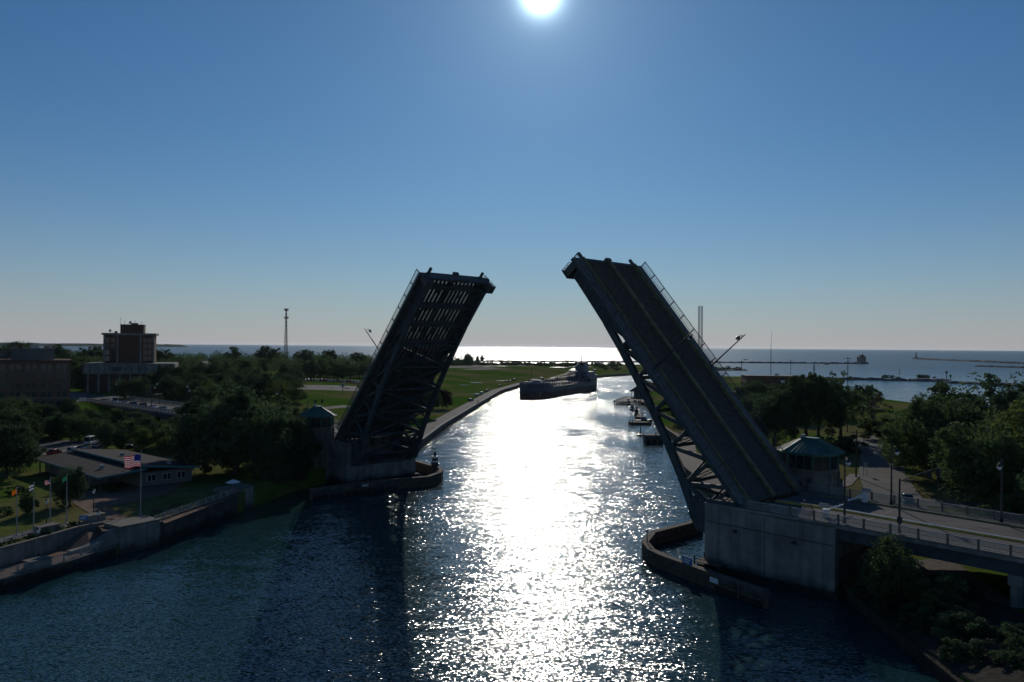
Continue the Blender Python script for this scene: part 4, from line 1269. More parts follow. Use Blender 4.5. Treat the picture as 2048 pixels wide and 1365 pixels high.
# park furniture
def bench(px, py, label, rz):
    c = at(px, py, ZP)
    r = empty('bench', (c.x, c.y, ZP), rz, label, 'bench', 'benches behind the quay rail')
    for k in range(4):
        MB().box(-0.95, 0.95, -0.28 + 0.14 * k, -0.17 + 0.14 * k, 0.42, 0.46).build('seat_slat', M['timber'], r)
    for k in range(3):
        MB().box(-0.95, 0.95, 0.29, 0.33, 0.55 + 0.15 * k, 0.66 + 0.15 * k).build('back_slat', M['timber'], r)
    for s in (-0.8, 0.8):
        MB().bar((s, -0.25, 0), (s, -0.22, 0.42), 0.06, 0.06).bar((s, 0.3, 0), (s, 0.31, 0.95), 0.06, 0.06).bar((s, -0.25, 0.42), (s, 0.3, 0.42), 0.06, 0.06).build('leg', M['metal_black'], r)
bench(312, 1030, 'dark bench on the walk just right of the tall flagpole', R(-120))
bench(349, 1016, 'dark bench farther along the walk behind the quay rail', R(-120))
def park_lamp(px, py, h, label):
    c = at(px, py, ZP if py < 1075 else ZW)
    r = empty('park_lamp', c, 0, label, 'park lamp')
    MB().lathe([(0.2, 0), (0.18, 0.35), (0.08, 0.5), (0.06, h)], 8).build('pole', M['metal_black'], r)
    MB().lathe([(0.08, h), (0.2, h + 0.1), (0.24, h + 0.45), (0.1, h + 0.6)], 8).build('lantern', M['lamp_glass'], r)
    MB().lathe([(0.28, h + 0.6), (0.05, h + 0.85), (0.0, h + 0.95)], 8).build('lantern_cap', M['metal_black'], r)
park_lamp(187, 1034, 4.0, 'black park lamp at the edge of the brick plaza')
park_lamp(93, 1052, 3.6, 'black park lamp on the flag lawn by the planter')
park_lamp(196, 1075, 3.6, 'black park lamp beside the sloping cheek wall')
park_lamp(76, 1112, 3.4, 'black park lamp on the lower river walk')
def umbrella(px, py, label, m):
    c = at(px, py, ZP)
    r = empty('table_umbrella', (c.x, c.y, ZP), 0, label, 'umbrella')
    MB().lathe([(0.4, 0), (0.4, 0.08), (0.03, 0.1), (0.03, 2.4)], 8).build('pole', M['metal_grey'], r)
    MB().lathe([(1.5, 2.0), (0.75, 2.35), (0.04, 2.62)], 8).build('canopy', m, r)
    MB().lathe([(0.6, 0.72), (0.6, 0.76)], 10).build('table_top', M['metal_grey'], r)
umbrella(466, 985, 'pale table umbrella on the quay below the big tree', M['paint_white'])
r = empty('awning', at(356, 962, ZP), R(50), 'scalloped pale awning by the visitor building', 'awning')
MB().add([(-3, 0, 2.9), (3, 0, 2.9), (3, -1.6, 2.4), (-3, -1.6, 2.4), (-3, 0, 2.85), (3, 0, 2.85), (3, -1.6, 2.35), (-3, -1.6, 2.35)], [(0, 1, 2, 3), (4, 7, 6, 5), (0, 3, 7, 4), (1, 5, 6, 2)]).build('cloth', M['paint_white'], r)
for k in range(8):
    MB().prism_y([(-3 + .75 * k, 2.4), (-2.3 + .75 * k, 2.4), (-2.45 + .75 * k, 2.15), (-2.85 + .75 * k, 2.15)], -1.63, -1.6).build('scallop', M['paint_white'], r)
for s in (-2.9, 2.9):
    MB().tube((s, -1.55, 0), (s, -1.55, 2.4), 0.04, None, 6).build('post', M['metal_grey'], r)
def planter(px, py, z, label):
    c = at(px, py, z)
    r = empty('planter', (c.x, c.y, z), R(60), label, 'planter')
    MB().box(-1.5, 1.5, -0.9, 0.9, 0, 1.1).build('body', M['concrete'], r)
    MB().box(-1.62, 1.62, -1.02, 1.02, 1.1, 1.24).build('rim', M['concrete_pale'], r)
planter(93, 1066, ZP, 'square concrete planter by the shrub row')
planter(75, 1135, ZW, 'concrete block on the lower river walk')
planter(188, 1043, ZP, 'concrete planter beside the brick plaza')
board(at(167, 1040, ZP + 0.9), (0.8, 0.6), 1.3, 0.7, 'small slanted information panel by the flag lawn', M['sign_blue'], 0.9)

# ------------------------------------------------------------------ buildings
def win_grid(r, m_frame, x0, x1, y, z0, dz, rows, xs, w, h, face=-1, painted_glint=()):
    """each window a part with its pane as sub-part, on a wall in the plane y (facing face*y)"""
    fr = MB().box(-w / 2 - 0.12, w / 2 + 0.12, -0.06, 0.06, -0.14, h + 0.12).mesh('window', m_frame)
    pn = MB().box(-w / 2, -0.05, face * 0.07 - 0.02, face * 0.07 + 0.02, 0, h).box(0.05, w / 2, face * 0.07 - 0.02, face * 0.07 + 0.02, 0, h).mesh('pane', M['glass'])
    pl = MB().box(-w / 2, w / 2, face * 0.07 - 0.02, face * 0.07 + 0.02, 0, h).mesh('pane', M['car_tan'])  # plain tan pane, its colour standing in for sunlit sky reflected in the glass
    for j in range(rows):
        for i, x in enumerate(xs):
            o = inst('window', fr, r, (x, y, z0 + dz * j))
            inst('pane', pl if (j, i) in painted_glint else pn, o)
# five storey brick block at the left edge
r = empty('brick_building', (-187.0, 291.5, 9.5), R(30), 'five storey dark brick block with rows of paired windows at left edge', 'building')
MB().box(-24, 22.3, 0, 30, -4, 17.2).build('wall', M['brick_tan'], r)
MB().box(-24.3, 22.6, -0.3, 30.3, 17.2, 17.9).build('cornice', M['brick_dark'], r)
for z in (3.4, 13.6):
    MB().box(-24.1, 22.45, -0.12, 0.1, z, z + 0.35).build('string_course', M['concrete'], r)
xs = []
for k in range(9):
    xs += [-21.5 + 5.0 * k, -19.4 + 5.0 * k]
win_grid(r, M['concrete'], 0, 0, -0.05, 0.8, 3.4, 5, xs, 1.35, 1.9)
MB().box(-20, -2, 6, 18, 17.9, 24.2).build('penthouse', M['brick_dark'], r)
MB().box(3, 17, 8, 20, 17.9, 21.9).build('penthouse', M['wall_cream'], r)
MB().box(2.7, 17.3, 7.7, 20.3, 21.9, 22.3).build('parapet', M['concrete_pale'], r)
MB().box(-6.5, 3.0, 2.2, 2.6, 18.6, 21.6).build('roof_sign', M['metal_black'], r)
for k in range(3):
    MB().box(-5.6, 2.0 - 0.7 * k, 2.14, 2.2, 20.8 - 0.8 * k, 21.1 - 0.8 * k).build('text_line', M['car_grey'], r)
for x in (-5, 1.5):
    MB().bar((x, 2.7, 17.9), (x, 2.7, 21.5), 0.15, 0.15).bar((x, 2.7, 21), (x, 5.2, 17.9), 0.12, 0.12).build('sign_strut', M['metal_black'], r)
MB().box(5, 6.6, 9.5, 11, 22.3, 24.0).build('chimney', M['brick_dark'], r)
MB().box(9, 12, 10, 13, 22.3, 23.4).build('roof_unit', M['metal_grey'], r)
# office tower on its podium
r = empty('office_tower', (-191.5, 396, 9.5), R(20), 'brown office tower on a pale podium with roof antennas', 'building')
MB().box(-18, 21, 0, 32, -2, 9.2).build('podium_wall', M['brick'], r)
MB().box(-19.2, 22.2, -1.4, 33, 9.2, 14.4).build('podium_band', M['concrete'], r)
for k in range(14):
    x = -18.9 + 3.05 * k
    MB().box(x - 0.09, x + 0.09, -1.5, -1.38, 9.3, 14.3).build('band_rib', M['concrete_wet'], r)
for k in range(9):
    x = -17 + 4.7 * k
    MB().box(x - 0.45, x + 0.45, -0.9, 0.1, -2, 9.2).build('column', M['concrete'], r)
for k in range(22):
    x = -15.5 + 0.85 * k
    if x < 3:
        MB().box(x - 0.08, x + 0.08, -0.14, 0.02, 0, 9.0).build('fin', M['concrete_wet'], r)
sg = MB().box(-7.2, -1.6, -1.62, -1.42, 10.6, 13.0).build('sign_panel', M['concrete_pale'], r)
for k, (w0, w1) in enumerate(((-6.7, -2.0), (-6.2, -2.6))):
    MB().box(w0, w1, -1.68, -1.63, 12.0 - 0.95 * k, 12.5 - 0.95 * k).build('text_line', M['metal_black'], sg)
MB().box(-11, 11.6, 8, 26, 14.4, 28.6).build('tower_wall', M['brick'], r)
MB().box(-4.6, 5.2, 7.7, 8.1, 14.4, 28.0).build('brick_panel', M['brick_dark'], r)
for x in (-11, -5.0, 5.6, 11.6):
    MB().box(x - 0.45, x + 0.45, 7.4, 8.2, 14.4, 28.6).build('pier', M['concrete'], r)
MB().box(-12.2, 12.8, 6.8, 27.2, 28.6, 29.6).build('roof_slab', M['concrete'], r)
win_grid(r, M['steel_dark'], 0, 0, 7.95, 15.6, 3.1, 4, (-9.6, -7.0), 1.7, 2.3, painted_glint=((0, 0), (1, 0)))
win_grid(r, M['steel_dark'], 0, 0, 7.95, 15.6, 3.1, 4, (7.6, 9.8), 1.7, 2.3)
MB().box(-4.2, 6.6, 11, 22, 29.6, 33.8).build('penthouse', M['brick_dark'], r)
MB().box(-4.4, 6.8, 10.8, 22.2, 33.8, 34.1).build('coping', M['steel_dark'], r)
for x, y, h, z in ((-4.0, 11.2, 3.6, 34.0), (-2.2, 11.5, 2.0, 34.1), (2.6, 12, 2.2, 34.1), (5.6, 12, 1.8, 34.1), (7.2, 13, 2.0, 32)):
    MB().bar((x, y, z), (x, y, z + h), 0.12, 0.12).bar((x - 0.3, y, z + h * 0.8), (x + 0.3, y, z + h * 0.8), 0.08, 0.08).build('antenna', M['metal_black'], r)
MB().box(0.6, 3.8, 13, 15, 34.1, 34.9).build('roof_unit', M['steel_dark'], r)
for x, y, z, rr in ((0.4, 11.6, 35.0, 0.8), (-8.5, 9.0, 30.7, 0.75)):
    dsh = MB().lathe([(0.05, -0.2), (rr * 0.7, -0.02), (rr, 0.2), (rr * 0.96, 0.22), (0.05, -0.1)], 14).build('dish', M['metal_grey'], r)
    dsh.location = (x, y, z)
    dsh.rotation_euler = (R(65), 0, R(-30))
    MB().bar((x, y + 0.2, z - 1.3), (x, y + 0.1, z), 0.14, 0.14).build('dish_mount', M['metal_black'], r)
MB().bar((-8.3, 9.4, 30.2), (-6.2, 10.0, 29.7), 0.12, 0.12).box(-6.6, -5.4, 9.6, 10.6, 29.6, 30.6).build('roof_box', M['steel_dark'], r)
# houses and low buildings among the trees
def house(px, py, Y, w, d, h, rh, label, wall, roof, rz=0.0):
    c = at(px, py, 9.5)
    k = Y / c.y
    x, y = c.x * k, Y
    r = empty('house', (x, y, zl(x, y)), rz, label, 'house')
    MB().box(-w / 2, w / 2, 0, d, -1, h).build('wall', wall, r)
    MB().add([(-w / 2, -0.02, h), (w / 2, -0.02, h), (0, -0.02, h + rh), (-w / 2, d + .02, h), (w / 2, d + .02, h), (0, d + .02, h + rh)], [(0, 1, 2), (3, 5, 4), (0, 3, 4, 1), (0, 2, 5, 3), (1, 4, 5, 2)]).build('gable', wall, r)
    rf = MB()
    for s in (-1, 1):
        rf.bar((s * (w / 4 + 0.2), -0.6, h + rh / 2 - 0.05), (s * (w / 4 + 0.2), d + 0.6, h + rh / 2 - 0.05), math.hypot(w / 2 + 0.5, rh * (w / 2 + .5) / (w / 2)), 0.22, Vector((s * rh, 0, w / 2)))
    rf.build('roof', roof, r)
    for i in (-1, 1):
        for z in (0.9, 3.6):
            if z + 1.5 < h:
                f = MB().box(i * w / 4 - 0.55, i * w / 4 + 0.55, -0.09, 0.0, z, z + 1.5).build('window', M['concrete_pale'], r)
                MB().box(i * w / 4 - 0.45, i * w / 4 + 0.45, -0.12, -0.09, z + 0.08, z + 1.42).build('pane', M['glass'], f)
    f = MB().box(-0.45, 0.45, -0.1, 0.0, h + rh * 0.25, h + rh * 0.25 + 1.1).build('window', M['concrete_pale'], r)
    MB().box(-0.36, 0.36, -0.13, -0.1, h + rh * 0.25 + .08, h + rh * 0.25 + 1.02).build('pane', M['glass'], f)
    MB().box(w / 4, w / 4 + 0.9, d * 0.5, d * 0.5 + 0.9, h + rh * 0.4, h + rh + 0.9).build('chimney', M['brick'], r)
    return r
house(404, 752, 560, 9.0, 11, 7.5, 4.6, 'white gabled house peeping out of the tree belt', M['wall_white'], M['roof_grey'])
house(470, 750, 600, 10, 12, 6.5, 3.6, 'brown gabled house half hidden in the tree belt', M['brick_tan'], M['roof_shingle'], R(20))
house(700, 750, 640, 9, 11, 6.5, 3.8, 'grey gabled house behind the parked cars', M['wall_cream'], M['roof_grey'], R(-15))
def flat_block(c, rz, w, d, h, label, wall, trim, nwin, m_top=None, name='low_building'):
    r = empty(name, c, rz, label, 'building')
    MB().box(-w / 2, w / 2, 0, d, -1.5, h).build('wall', wall, r)
    MB().box(-w / 2 - 0.3, w / 2 + 0.3, -0.3, d + 0.3, h, h + 0.4).build('roof', m_top or M['roof_grey'], r)
    MB().box(-w / 2 - 0.36, w / 2 + 0.36, -0.36, -0.28, h - 0.25, h + 0.46).build('fascia', trim, r)
    xs = [-w / 2 + w * (k + 0.5) / nwin for k in range(nwin)]
    win_grid(r, M['concrete_pale'], 0, 0, -0.05, 1.0, 3.0, 1, xs, min(2.0, w / nwin * 0.6), 1.5)
    MB().box(xs[0] + 1.6, xs[0] + 2.7, -0.1, 0.02, 0, 2.2).build('door', M['steel_dark'], r)
    MB().box(w * 0.1, w * 0.1 + 2.2, d * 0.5, d * 0.5 + 1.8, h + 0.4, h + 1.6).build('roof_unit', M['metal_grey'], r)
    return r
c = at(448, 778, 9.5)
flat_block((c.x, c.y, 9.4), R(-3), 42, 18, 5.2, 'long low red brick building with pale roof edge beyond the road', M['brick'], M['paint_white'], 9)
c = at(610, 752, 9.3)
flat_block((c.x, c.y + 60, 9.3), R(4), 26, 14, 4.5, 'low dark building at the back of the parking lot', M['brick_dark'], M['concrete'], 6)
# right bank
r = flat_block((172, 524, 3.9), R(-6), 34, 20, 11.4, 'square brick hall with blue glass front on the right bank', M['brick'], M['brick_dark'], 7, name='brick_hall')
MB().box(2.5, 12.5, -0.45, -0.06, 3.4, 8.4).build('glass_front', M['glass'], r)
for k in range(6):
    MB().box(2.5 + 2 * k - 0.06, 2.5 + 2 * k + 0.06, -0.52, -0.44, 3.4, 8.4).build('mullion', M['car_blue'], r)
MB().box(4.8, 7.2, -0.6, -0.46, 7.6, 9.0).build('sign_panel', M['paint_white'], r)
flat_block((150, 466, 3.9), R(-4), 44, 26, 3.6, 'long low shed with pale roof in front of the brick hall', M['brick_dark'], M['wall_white'], 8, M['roof_grey'], 'shed')
flat_block((122, 414, 3.8), R(-8), 16, 12, 3.8, 'small shed with dull red roof beside the right leaf', M['brick_tan'], M['deck_red'], 4, M['deck_red'], 'shed')
flat_block((104, 590, 3.6), R(-12), 20, 12, 3.6, 'low building with red roof glimpsed through the right truss', M['wall_cream'], M['deck_red'], 5, M['deck_red'])
# pavilion on its pier
r = empty('pavilion', (82.5, 505, 1.95), R(-18), 'hip roofed pavilion standing on the right bank pier', 'pavilion')
MB().box(-6.5, 6.5, -5.5, 5.5, 0, 0.3).build('floor', M['timber_grey'], r)
MB().box(-4.4, 4.4, -3.6, 3.6, 0.3, 4.0).build('wall', M['wall_cream'], r)
for sx in (-1, -0.33, 0.33, 1):
    for sy in (-1, 1):
        MB().box(sx * 5.6 - 0.15, sx * 5.6 + 0.15, sy * 4.6 - 0.15, sy * 4.6 + 0.15, 0.3, 4.2).build('post', M['timber'], r)
MB().loft([[(x * 6.9, y * 5.9, 4.1) for x, y in ((1, -1), (1, 1), (-1, 1), (-1, -1))], [(x * 6.9, y * 5.9, 4.4) for x, y in ((1, -1), (1, 1), (-1, 1), (-1, -1))], [(x * 2.2, y * 0.3, 8.0) for x, y in ((1, -1), (1, 1), (-1, 1), (-1, -1))]]).build('roof', M['roof_shingle'], r)
for k in (-2.6, 0, 2.6):
    MB().box(k - 0.7, k + 0.7, -3.68, -3.58, 1.2, 3.0).build('window', M['glass'], r)
r = empty('pier_deck', (76, 500, 0), R(-18), 'timber pier deck carrying the pavilion out over the river', 'pier')
for k in range(18):
    MB().box(-6, 14, -32 + 2.6 * k, -29.55 + 2.6 * k, 1.6, 1.9).build('deck_plank', M['timber'], r)
for k in range(9):
    MB().tube((-5.6, -31 + 5.4 * k, -2), (-5.6, -31 + 5.4 * k, 2.6), 0.3, None, 7).build('pile', M['timber'], r)
MB().bar((-6.1, -32, 1.5), (-6.1, 14.8, 1.5), 0.3, 0.8).build('waler', M['timber'], r)

def dock(c, rz, L, w, z, piles, label, name='floating_dock'):
    r = empty(name, c, rz, label, 'dock')
    n = int(L / 0.9)
    for k in range(n):
        MB().box(-L / 2 + L * k / n, -L / 2 + L * (k + 1) / n - 0.04, -w / 2, w / 2, z - 0.14, z).build('plank', M['timber_grey'], r)
    MB().box(-L / 2, L / 2, -w / 2 - 0.1, w / 2 + 0.1, -0.5, z - 0.16).build('float', M['timber'], r)
    for (x, y, h) in piles:
        MB().tube((x, y, -2), (x, y, h), 0.22, 0.2, 7).build('pile', M['timber'], r)
dock((56.5, 351, 0), R(4), 9, 5, 1.1, ((-3.8, -2.4, 2.2), (3.6, -2.4, 2.3), (-3.8, 2.4, 2.2), (3.6, 2.4, 2.4)), 'short timber dock below the pavilion on the right bank')
dock((61.0, 380, 0), R(78), 20, 2.2, 1.5, ((-9, 1.3, 5.0), (-3, 1.3, 5.0), (3, 1.3, 5.2), (9, 1.3, 4.6)), 'narrow finger dock with tall piles near the right bank', 'finger_dock')
r = empty('mooring_dolphin', (50.4, 283.5, 0), R(2), 'rectangular concrete mooring dolphin standing in the right channel', 'mooring dolphin')
MB().box(-3.1, 3.1, -2.2, 2.2, -2, 2.6).build('body', M['concrete_wet'], r)
MB().box(-3.25, 3.25, -2.35, 2.35, 2.6, 2.95).build('cap', M['timber_grey'], r)
for x in (-3.0, -1.0, 1.0, 3.0):
    MB().box(x - 0.18, x + 0.18, -2.42, -2.2, -1, 2.5).build('fender_timber', M['timber'], r)
MB().lathe([(0.22, 2.95), (0.22, 3.6), (0.4, 3.7), (0.4, 3.85)], 8, (1.0, 0)).build('bollard', M['metal_black'], r)
r = empty('channel_marker', (49.4, 305.5, 0), R(5), 'single pile with a small collar standing left of the dolphin', 'marker post')
MB().tube((0, 0, -2), (0.15, 0, 4.0), 0.22, 0.16, 7).build('pile', M['timber'], r)
MB().lathe([(0.5, 0.0), (1.5, 0.35), (1.5, 0.6), (0.4, 0.8)], 8).build('collar', M['metal_black'], r)

# ------------------------------------------------------------------ towers on the skyline
def lattice(loc, label, h, w0, w1, n, m, legs=4, t=0.16):
    r = empty('lattice_tower', loc, R(12), label, 'lattice tower')
    cor = [(math.cos(2 * math.pi * k / legs + 0.7), math.sin(2 * math.pi * k / legs + 0.7)) for k in range(legs)]
    P = lambda k, z: Vector((cor[k % legs][0] * (w0 + (w1 - w0) * z / h), cor[k % legs][1] * (w0 + (w1 - w0) * z / h), z))
    for k in range(legs):
        MB().bar(P(k, 0), P(k, h), t * 1.2, t * 1.2).build('leg', m, r)
        br = MB()
        for i in range(n):
            z0, z1 = h * i / n, h * (i + 1) / n
            br.bar(P(k, z0), P(k + 1, z1), t, t).bar(P(k + 1, z0), P(k, z1), t, t).bar(P(k, z1), P(k + 1, z1), t, t)
        br.build('bracing', m, r)
    return r
c = at(571, 712, 9.5)
ct = lattice((-227, 800, 8.0), 'tall mobile phone mast rising above the tree belt', 62, 2.6, 0.55, 16, M['metal_black'], 3, 0.2)
for z in (53, 61):
    for k in range(6):
        a = k * math.pi / 3
        MB().box(2.0 * math.cos(a) - 0.2, 2.0 * math.cos(a) + 0.2, 2.0 * math.sin(a) - 0.2, 2.0 * math.sin(a) + 0.2, z - 1.3, z + 1.3).build('antenna_panel', M['metal_black'], ct)
    MB().lathe([(1.9, z - 0.2), (1.9, z), (1.7, z), (1.7, z - 0.2)], 6).build('platform', M['metal_black'], ct)
lattice((181.6, 768, 3.0), 'pale square lattice mast behind the right leaf', 71, 2.3, 2.3, 13, M['metal_grey'], 4, 0.2)
r = empty('flag_mast', (180.5, 555, 4.0), 0, 'thin white mast behind the brick hall', 'mast')
MB().tube((0, 0, 0), (0, 0, 30), 0.28, 0.2, 8).build('lower_pole', M['metal_black'], r)
MB().tube((0, 0, 30), (0.4, 0, 42), 0.14, 0.06, 6).build('upper_pole', M['metal_grey'], r)
def utility_pole(c, h, label, arms=1):
    r = empty('utility_pole', c, 0, label, 'utility pole')
    MB().tube((0, 0, 0), (0.1, 0, h), 0.2, 0.13, 7).build('pole', M['timber'], r)
    for k in range(arms):
        MB().bar((-1.2, 0, h - 0.5 - 1.3 * k), (1.3, 0, h - 0.5 - 1.3 * k), 0.12, 0.14).build('cross_arm', M['timber'], r)
utility_pole((121, 287, 4.0), 27, 'tall utility pole above the right willow', 2)
utility_pole((80.5, 186, 4.0), 11, 'leaning utility pole beside the right street')
utility_pole((196, 560, 4), 22, 'utility pole with cross arms right of the brick hall', 2)
utility_pole((-95, 448, 7.0), 15, 'utility pole on the green slope left of the leaf', 1)

# ------------------------------------------------------------------ lighthouses
r = empty('lighthouse', (797.5, 1816.8, 0), R(10), 'square harbour lighthouse with house at the breakwater end', 'lighthouse')
MB().box(-11, 11, -9, 9, -3, 4.0).build('crib', M['concrete'], r)
MB().box(-7.5, 7.5, -6, 6, 4.0, 15.5).build('house', M['concrete'], r)
MB().loft([[(x * 8.0, y * 6.5, 15.5) for x, y in ((1, -1), (1, 1), (-1, 1), (-1, -1))], [(x * 4.0, y * 1.0, 19.4) for x, y in ((1, -1), (1, 1), (-1, 1), (-1, -1))]]).build('roof', M['deck_red'], r)
MB().lathe([(1.6, 18.5), (1.6, 21.0), (1.9, 21.1), (1.2, 22.3), (0.2, 23.0)], 10, (2.5, 0)).build('lantern', M['steel_dark'], r)
MB().box(-5.6, -4.4, -1, 0.2, 16, 21).build('chimney', M['brick'], r)
win_grid(r, M['concrete'], 0, 0, -6.05, 5.4, 3.4, 3, (-5, -1.7, 1.7, 5), 1.2, 1.7)
r = empty('lighthouse', (1448, 2854, 0), 0, 'slim beacon tower at the tip of the far right breakwater', 'lighthouse')
MB().lathe([(11, -3), (11, 4), (5, 4.2), (4.5, 8)], 12).build('base', M['concrete'], r)
MB().lathe([(2.6, 8), (2.0, 18), (2.8, 18.2), (2.8, 18.8)], 12).build('tower', M['concrete'], r)
MB().lathe([(1.6, 18.8), (1.6, 21.4), (2.0, 21.5), (0.3, 23.5)], 10).build('lantern', M['steel_dark'], r)
for px, py, h, l in ((1483, 741, 12, 'light post at the tip of the scrubby spit'), (1893, 763, 9, 'light post at the end of the inner harbour wall'), (1901, 765, 6, 'shorter green light post beside the harbour wall end')):
    c = at(px, py, 0)
    r = empty('light_post', (c.x, c.y, 1.0), 0, l, 'light post')
    MB().tube((0, 0, 0), (0, 0, h), 0.45, 0.35, 8).build('post', M['metal_black'], r)
    MB().box(-1.3, 1.3, -0.3, 0.3, h - 1.5, h + 0.8).build('day_board', M['fabric_green'] if h == 6 else M['steel_dark'], r)
r = empty('derrick', (at(1628, 760, 0).x, at(1628, 760, 0).y, 1.5), 0, 'dark derrick frame on the inner harbour wall', 'derrick')
MB().bar((-1.2, 0, 0), (-0.3, 0, 15), 0.5, 0.5).bar((1.2, 0, 0), (0.3, 0, 15), 0.5, 0.5).build('frame', M['metal_black'], r)
MB().bar((0, 0, 12), (6, 0, 14), 0.3, 0.3).bar((-2, 0, 10), (2.2, 0, 10), 0.3, 0.3).bar((-1, 0, 5), (1, 0, 5), 0.3, 0.3).build('boom', M['metal_black'], r)
c = at(1799, 747, 0)
r = empty('channel_buoy', (c.x, c.y, 0), 0, 'small dark spar buoy in the harbour', 'buoy')
MB().lathe([(0.9, -1), (0.9, 0.8), (0.3, 1.0), (0.3, 4.5), (0.6, 4.6), (0.6, 5.8), (0.1, 6.2)], 8).build('body', M['metal_black'], r)

# ------------------------------------------------------------------ lake freighter
hd = math.atan2(521 - 661, 8.8 - 66.2)
r = empty('lake_freighter', (62.2, 651.3, 0), hd, 'long dark lake freighter with stern deckhouse coming down the river', 'ship')
r.scale = (0.93, 1.0, 1.0)
HB = [(0, 6.5), (3, 8.6), (8, 9.7), (16, 10.0), (60, 10.0), (120, 10.0), (132, 9.6), (139, 8.4), (145, 6.2), (149, 3.4), (151, 1.0)]
def deck_z(x): return interp([(0, 8.8), (26, 8.8), (30, 6.6), (122, 6.6), (128, 8.6), (151, 9.4)], x)
XS = [0, 1.5, 3, 5.5, 8, 12, 16, 26, 28, 30, 60, 90, 120, 122, 125, 128, 132, 136, 139, 142, 145, 147, 149, 150.2, 151]
def hull(z0, z1f, k0, k1, m, name):
    rings = []
    for x in XS:
        b = interp(HB, x)
        z1 = z1f(x)
        f0, f1 = (k0, k1)
        bx = b * (f0 if x > 125 or x < 8 else 1.0)
        rings.append([(x, -b * f1, z1), (x, -bx, z0), (x, bx, z0), (x, b * f1, z1)])
    MB().loft(rings).build(name, m, r)
hull(-1.5, lambda x: 3.4, 0.94, 1.0, M['hull_red'], 'lower_hull')
hull(3.4, lambda x: deck_z(x), 1.0, 1.015, M['hull_blue'], 'upper_hull')
for s in (-1, 1):
    bw = MB()
    for x0, x1 in zip(XS, XS[1:]):
        if x0 >= 125:
            a, b = interp(HB, x0), interp(HB, x1)
            bw.bar((x0, s * a * 1.0, deck_z(x0) + 0.5), (x1, s * b * 1.0, deck_z(x1) + 0.5), 0.25, 1.1)
    bw.build('bulwark', M['ship_white'], r)
    rl = MB()
    for x in range(30, 124, 6):
        rl.bar((x, s * 9.8, 6.6), (x, s * 9.8, 7.7), 0.12, 0.12)
    rl.bar((30, s * 9.8, 7.7), (123, s * 9.8, 7.7), 0.12, 0.12).bar((30, s * 9.8, 7.2), (123, s * 9.8, 7.2), 0.08, 0.08)
    rl.build('deck_rail', M['ship_white'], r)
MB().box(28.5, 126, -9.7, 9.7, 6.62, 6.72).build('main_deck', M['deck_red'], r)
for k in range(18):
    x = 33 + 5.0 * k
    MB().box(x, x + 3.4, -7.2, 7.2, 6.72, 7.7).build('hatch_cover', M['deck_red'] if k % 3 else M['timber_grey'], r)
for s in (-8.3, 8.3):
    MB().bar((30, s, 7.0), (122, s, 7.0), 0.5, 0.5).build('deck_pipe', M['ship_white'], r)
# unloading boom on its A-frame
bm = MB()
p, q = Vector((34, 2.2, 14.5)), Vector((108, 2.2, 10.5))
for dy in (-1.3, 1.3):
    for dz in (-1.1, 1.1):
        bm.bar(p + Vector((0, dy, dz)), q + Vector((0, dy, dz * 0.6)), 0.3, 0.3)
for k in range(24):
    u, v = p.lerp(q, k / 24), p.lerp(q, (k + 1) / 24)
    e = 1 if k % 2 else -1
    for dy in (-1.3, 1.3):
        bm.bar(u + Vector((0, dy, e * 1.1)), v + Vector((0, dy, -e * 1.0)), 0.2, 0.2)
bm.build('unloading_boom', M['steel'], r)
MB().box(34, 106, 1.4, 3.0, 11.4, 11.8).build('conveyor', M['steel_dark'], r)
MB().bar((36, -1.5, 6.7), (34, 1.5, 21), 0.6, 0.6).bar((36, 6, 6.7), (34, 3, 21), 0.6, 0.6).bar((34, 2.2, 21), (70, 2.2, 13.5), 0.18, 0.18).build('a_frame', M['steel_dark'], r)
MB().prism_y([(30, 6.7), (44, 6.7), (38, 15.5), (30, 17)], -4.5, 4.5).build('loop_casing', M['hull_blue'], r)
# stern deckhouse
MB().box(2.5, 30, -9.2, 9.2, 8.8, 11.6).build('deckhouse', M['ship_white'], r)
MB().box(4.5, 28, -7.4, 7.4, 11.6, 14.2).build('deckhouse', M['ship_white'], r)
MB().box(14, 26, -4.6, 4.6, 14.2, 18.2).build('deckhouse', M['ship_white'], r)
wh = MB().box(15.5, 25, -3.7, 3.7, 18.2, 21.6).build('wheelhouse', M['ship_white'], r)
MB().box(15.4, 25.1, -3.8, 3.8, 19.4, 20.8).build('bridge_windows', M['glass'], wh)
MB().box(15.0, 25.6, -4.2, 4.2, 21.6, 22.0).build('wheelhouse_roof', M['hull_blue'], wh)
MB().box(21, 24, -9.6, 9.6, 18.0, 18.25).build('bridge_wing', M['ship_white'], r)
for z, xf, n in ((9.7, 30, 9), (12.4, 28, 7), (15.6, 26, 4)):
    for k in range(n):
        y = (k - (n - 1) / 2) * 1.85
        MB().box(xf - 0.1, xf + 0.06, y - 0.45, y + 0.45, z, z + 1.0).build('cabin_window', M['glass'], r)
MB().lathe([(2.0, 14.2), (1.9, 21.8), (2.1, 22.0), (1.9, 22.4)], 14, (7.2, 0)).build('funnel', M['hull_blue'], r)
MB().lathe([(2.02, 18.4), (1.98, 20.0)], 14, (7.2, 0)).build('funnel_band', M['ship_white'], r)
mm = MB().tube((20, 0, 21.5), (20, 0, 28), 0.45, 0.3, 7)
mm.bar((20, -2.6, 25), (20, 2.6, 25), 0.2, 0.25).bar((20, -1.6, 26.6), (20, 1.6, 26.6), 0.18, 0.2).bar((18.6, 0, 21.5), (20, 0, 25), 0.2, 0.2).bar((18.8, 0, 23.6), (21.4, 0, 23.6), 0.6, 0.2)
mm.build('mast', M['steel_dark'], r)
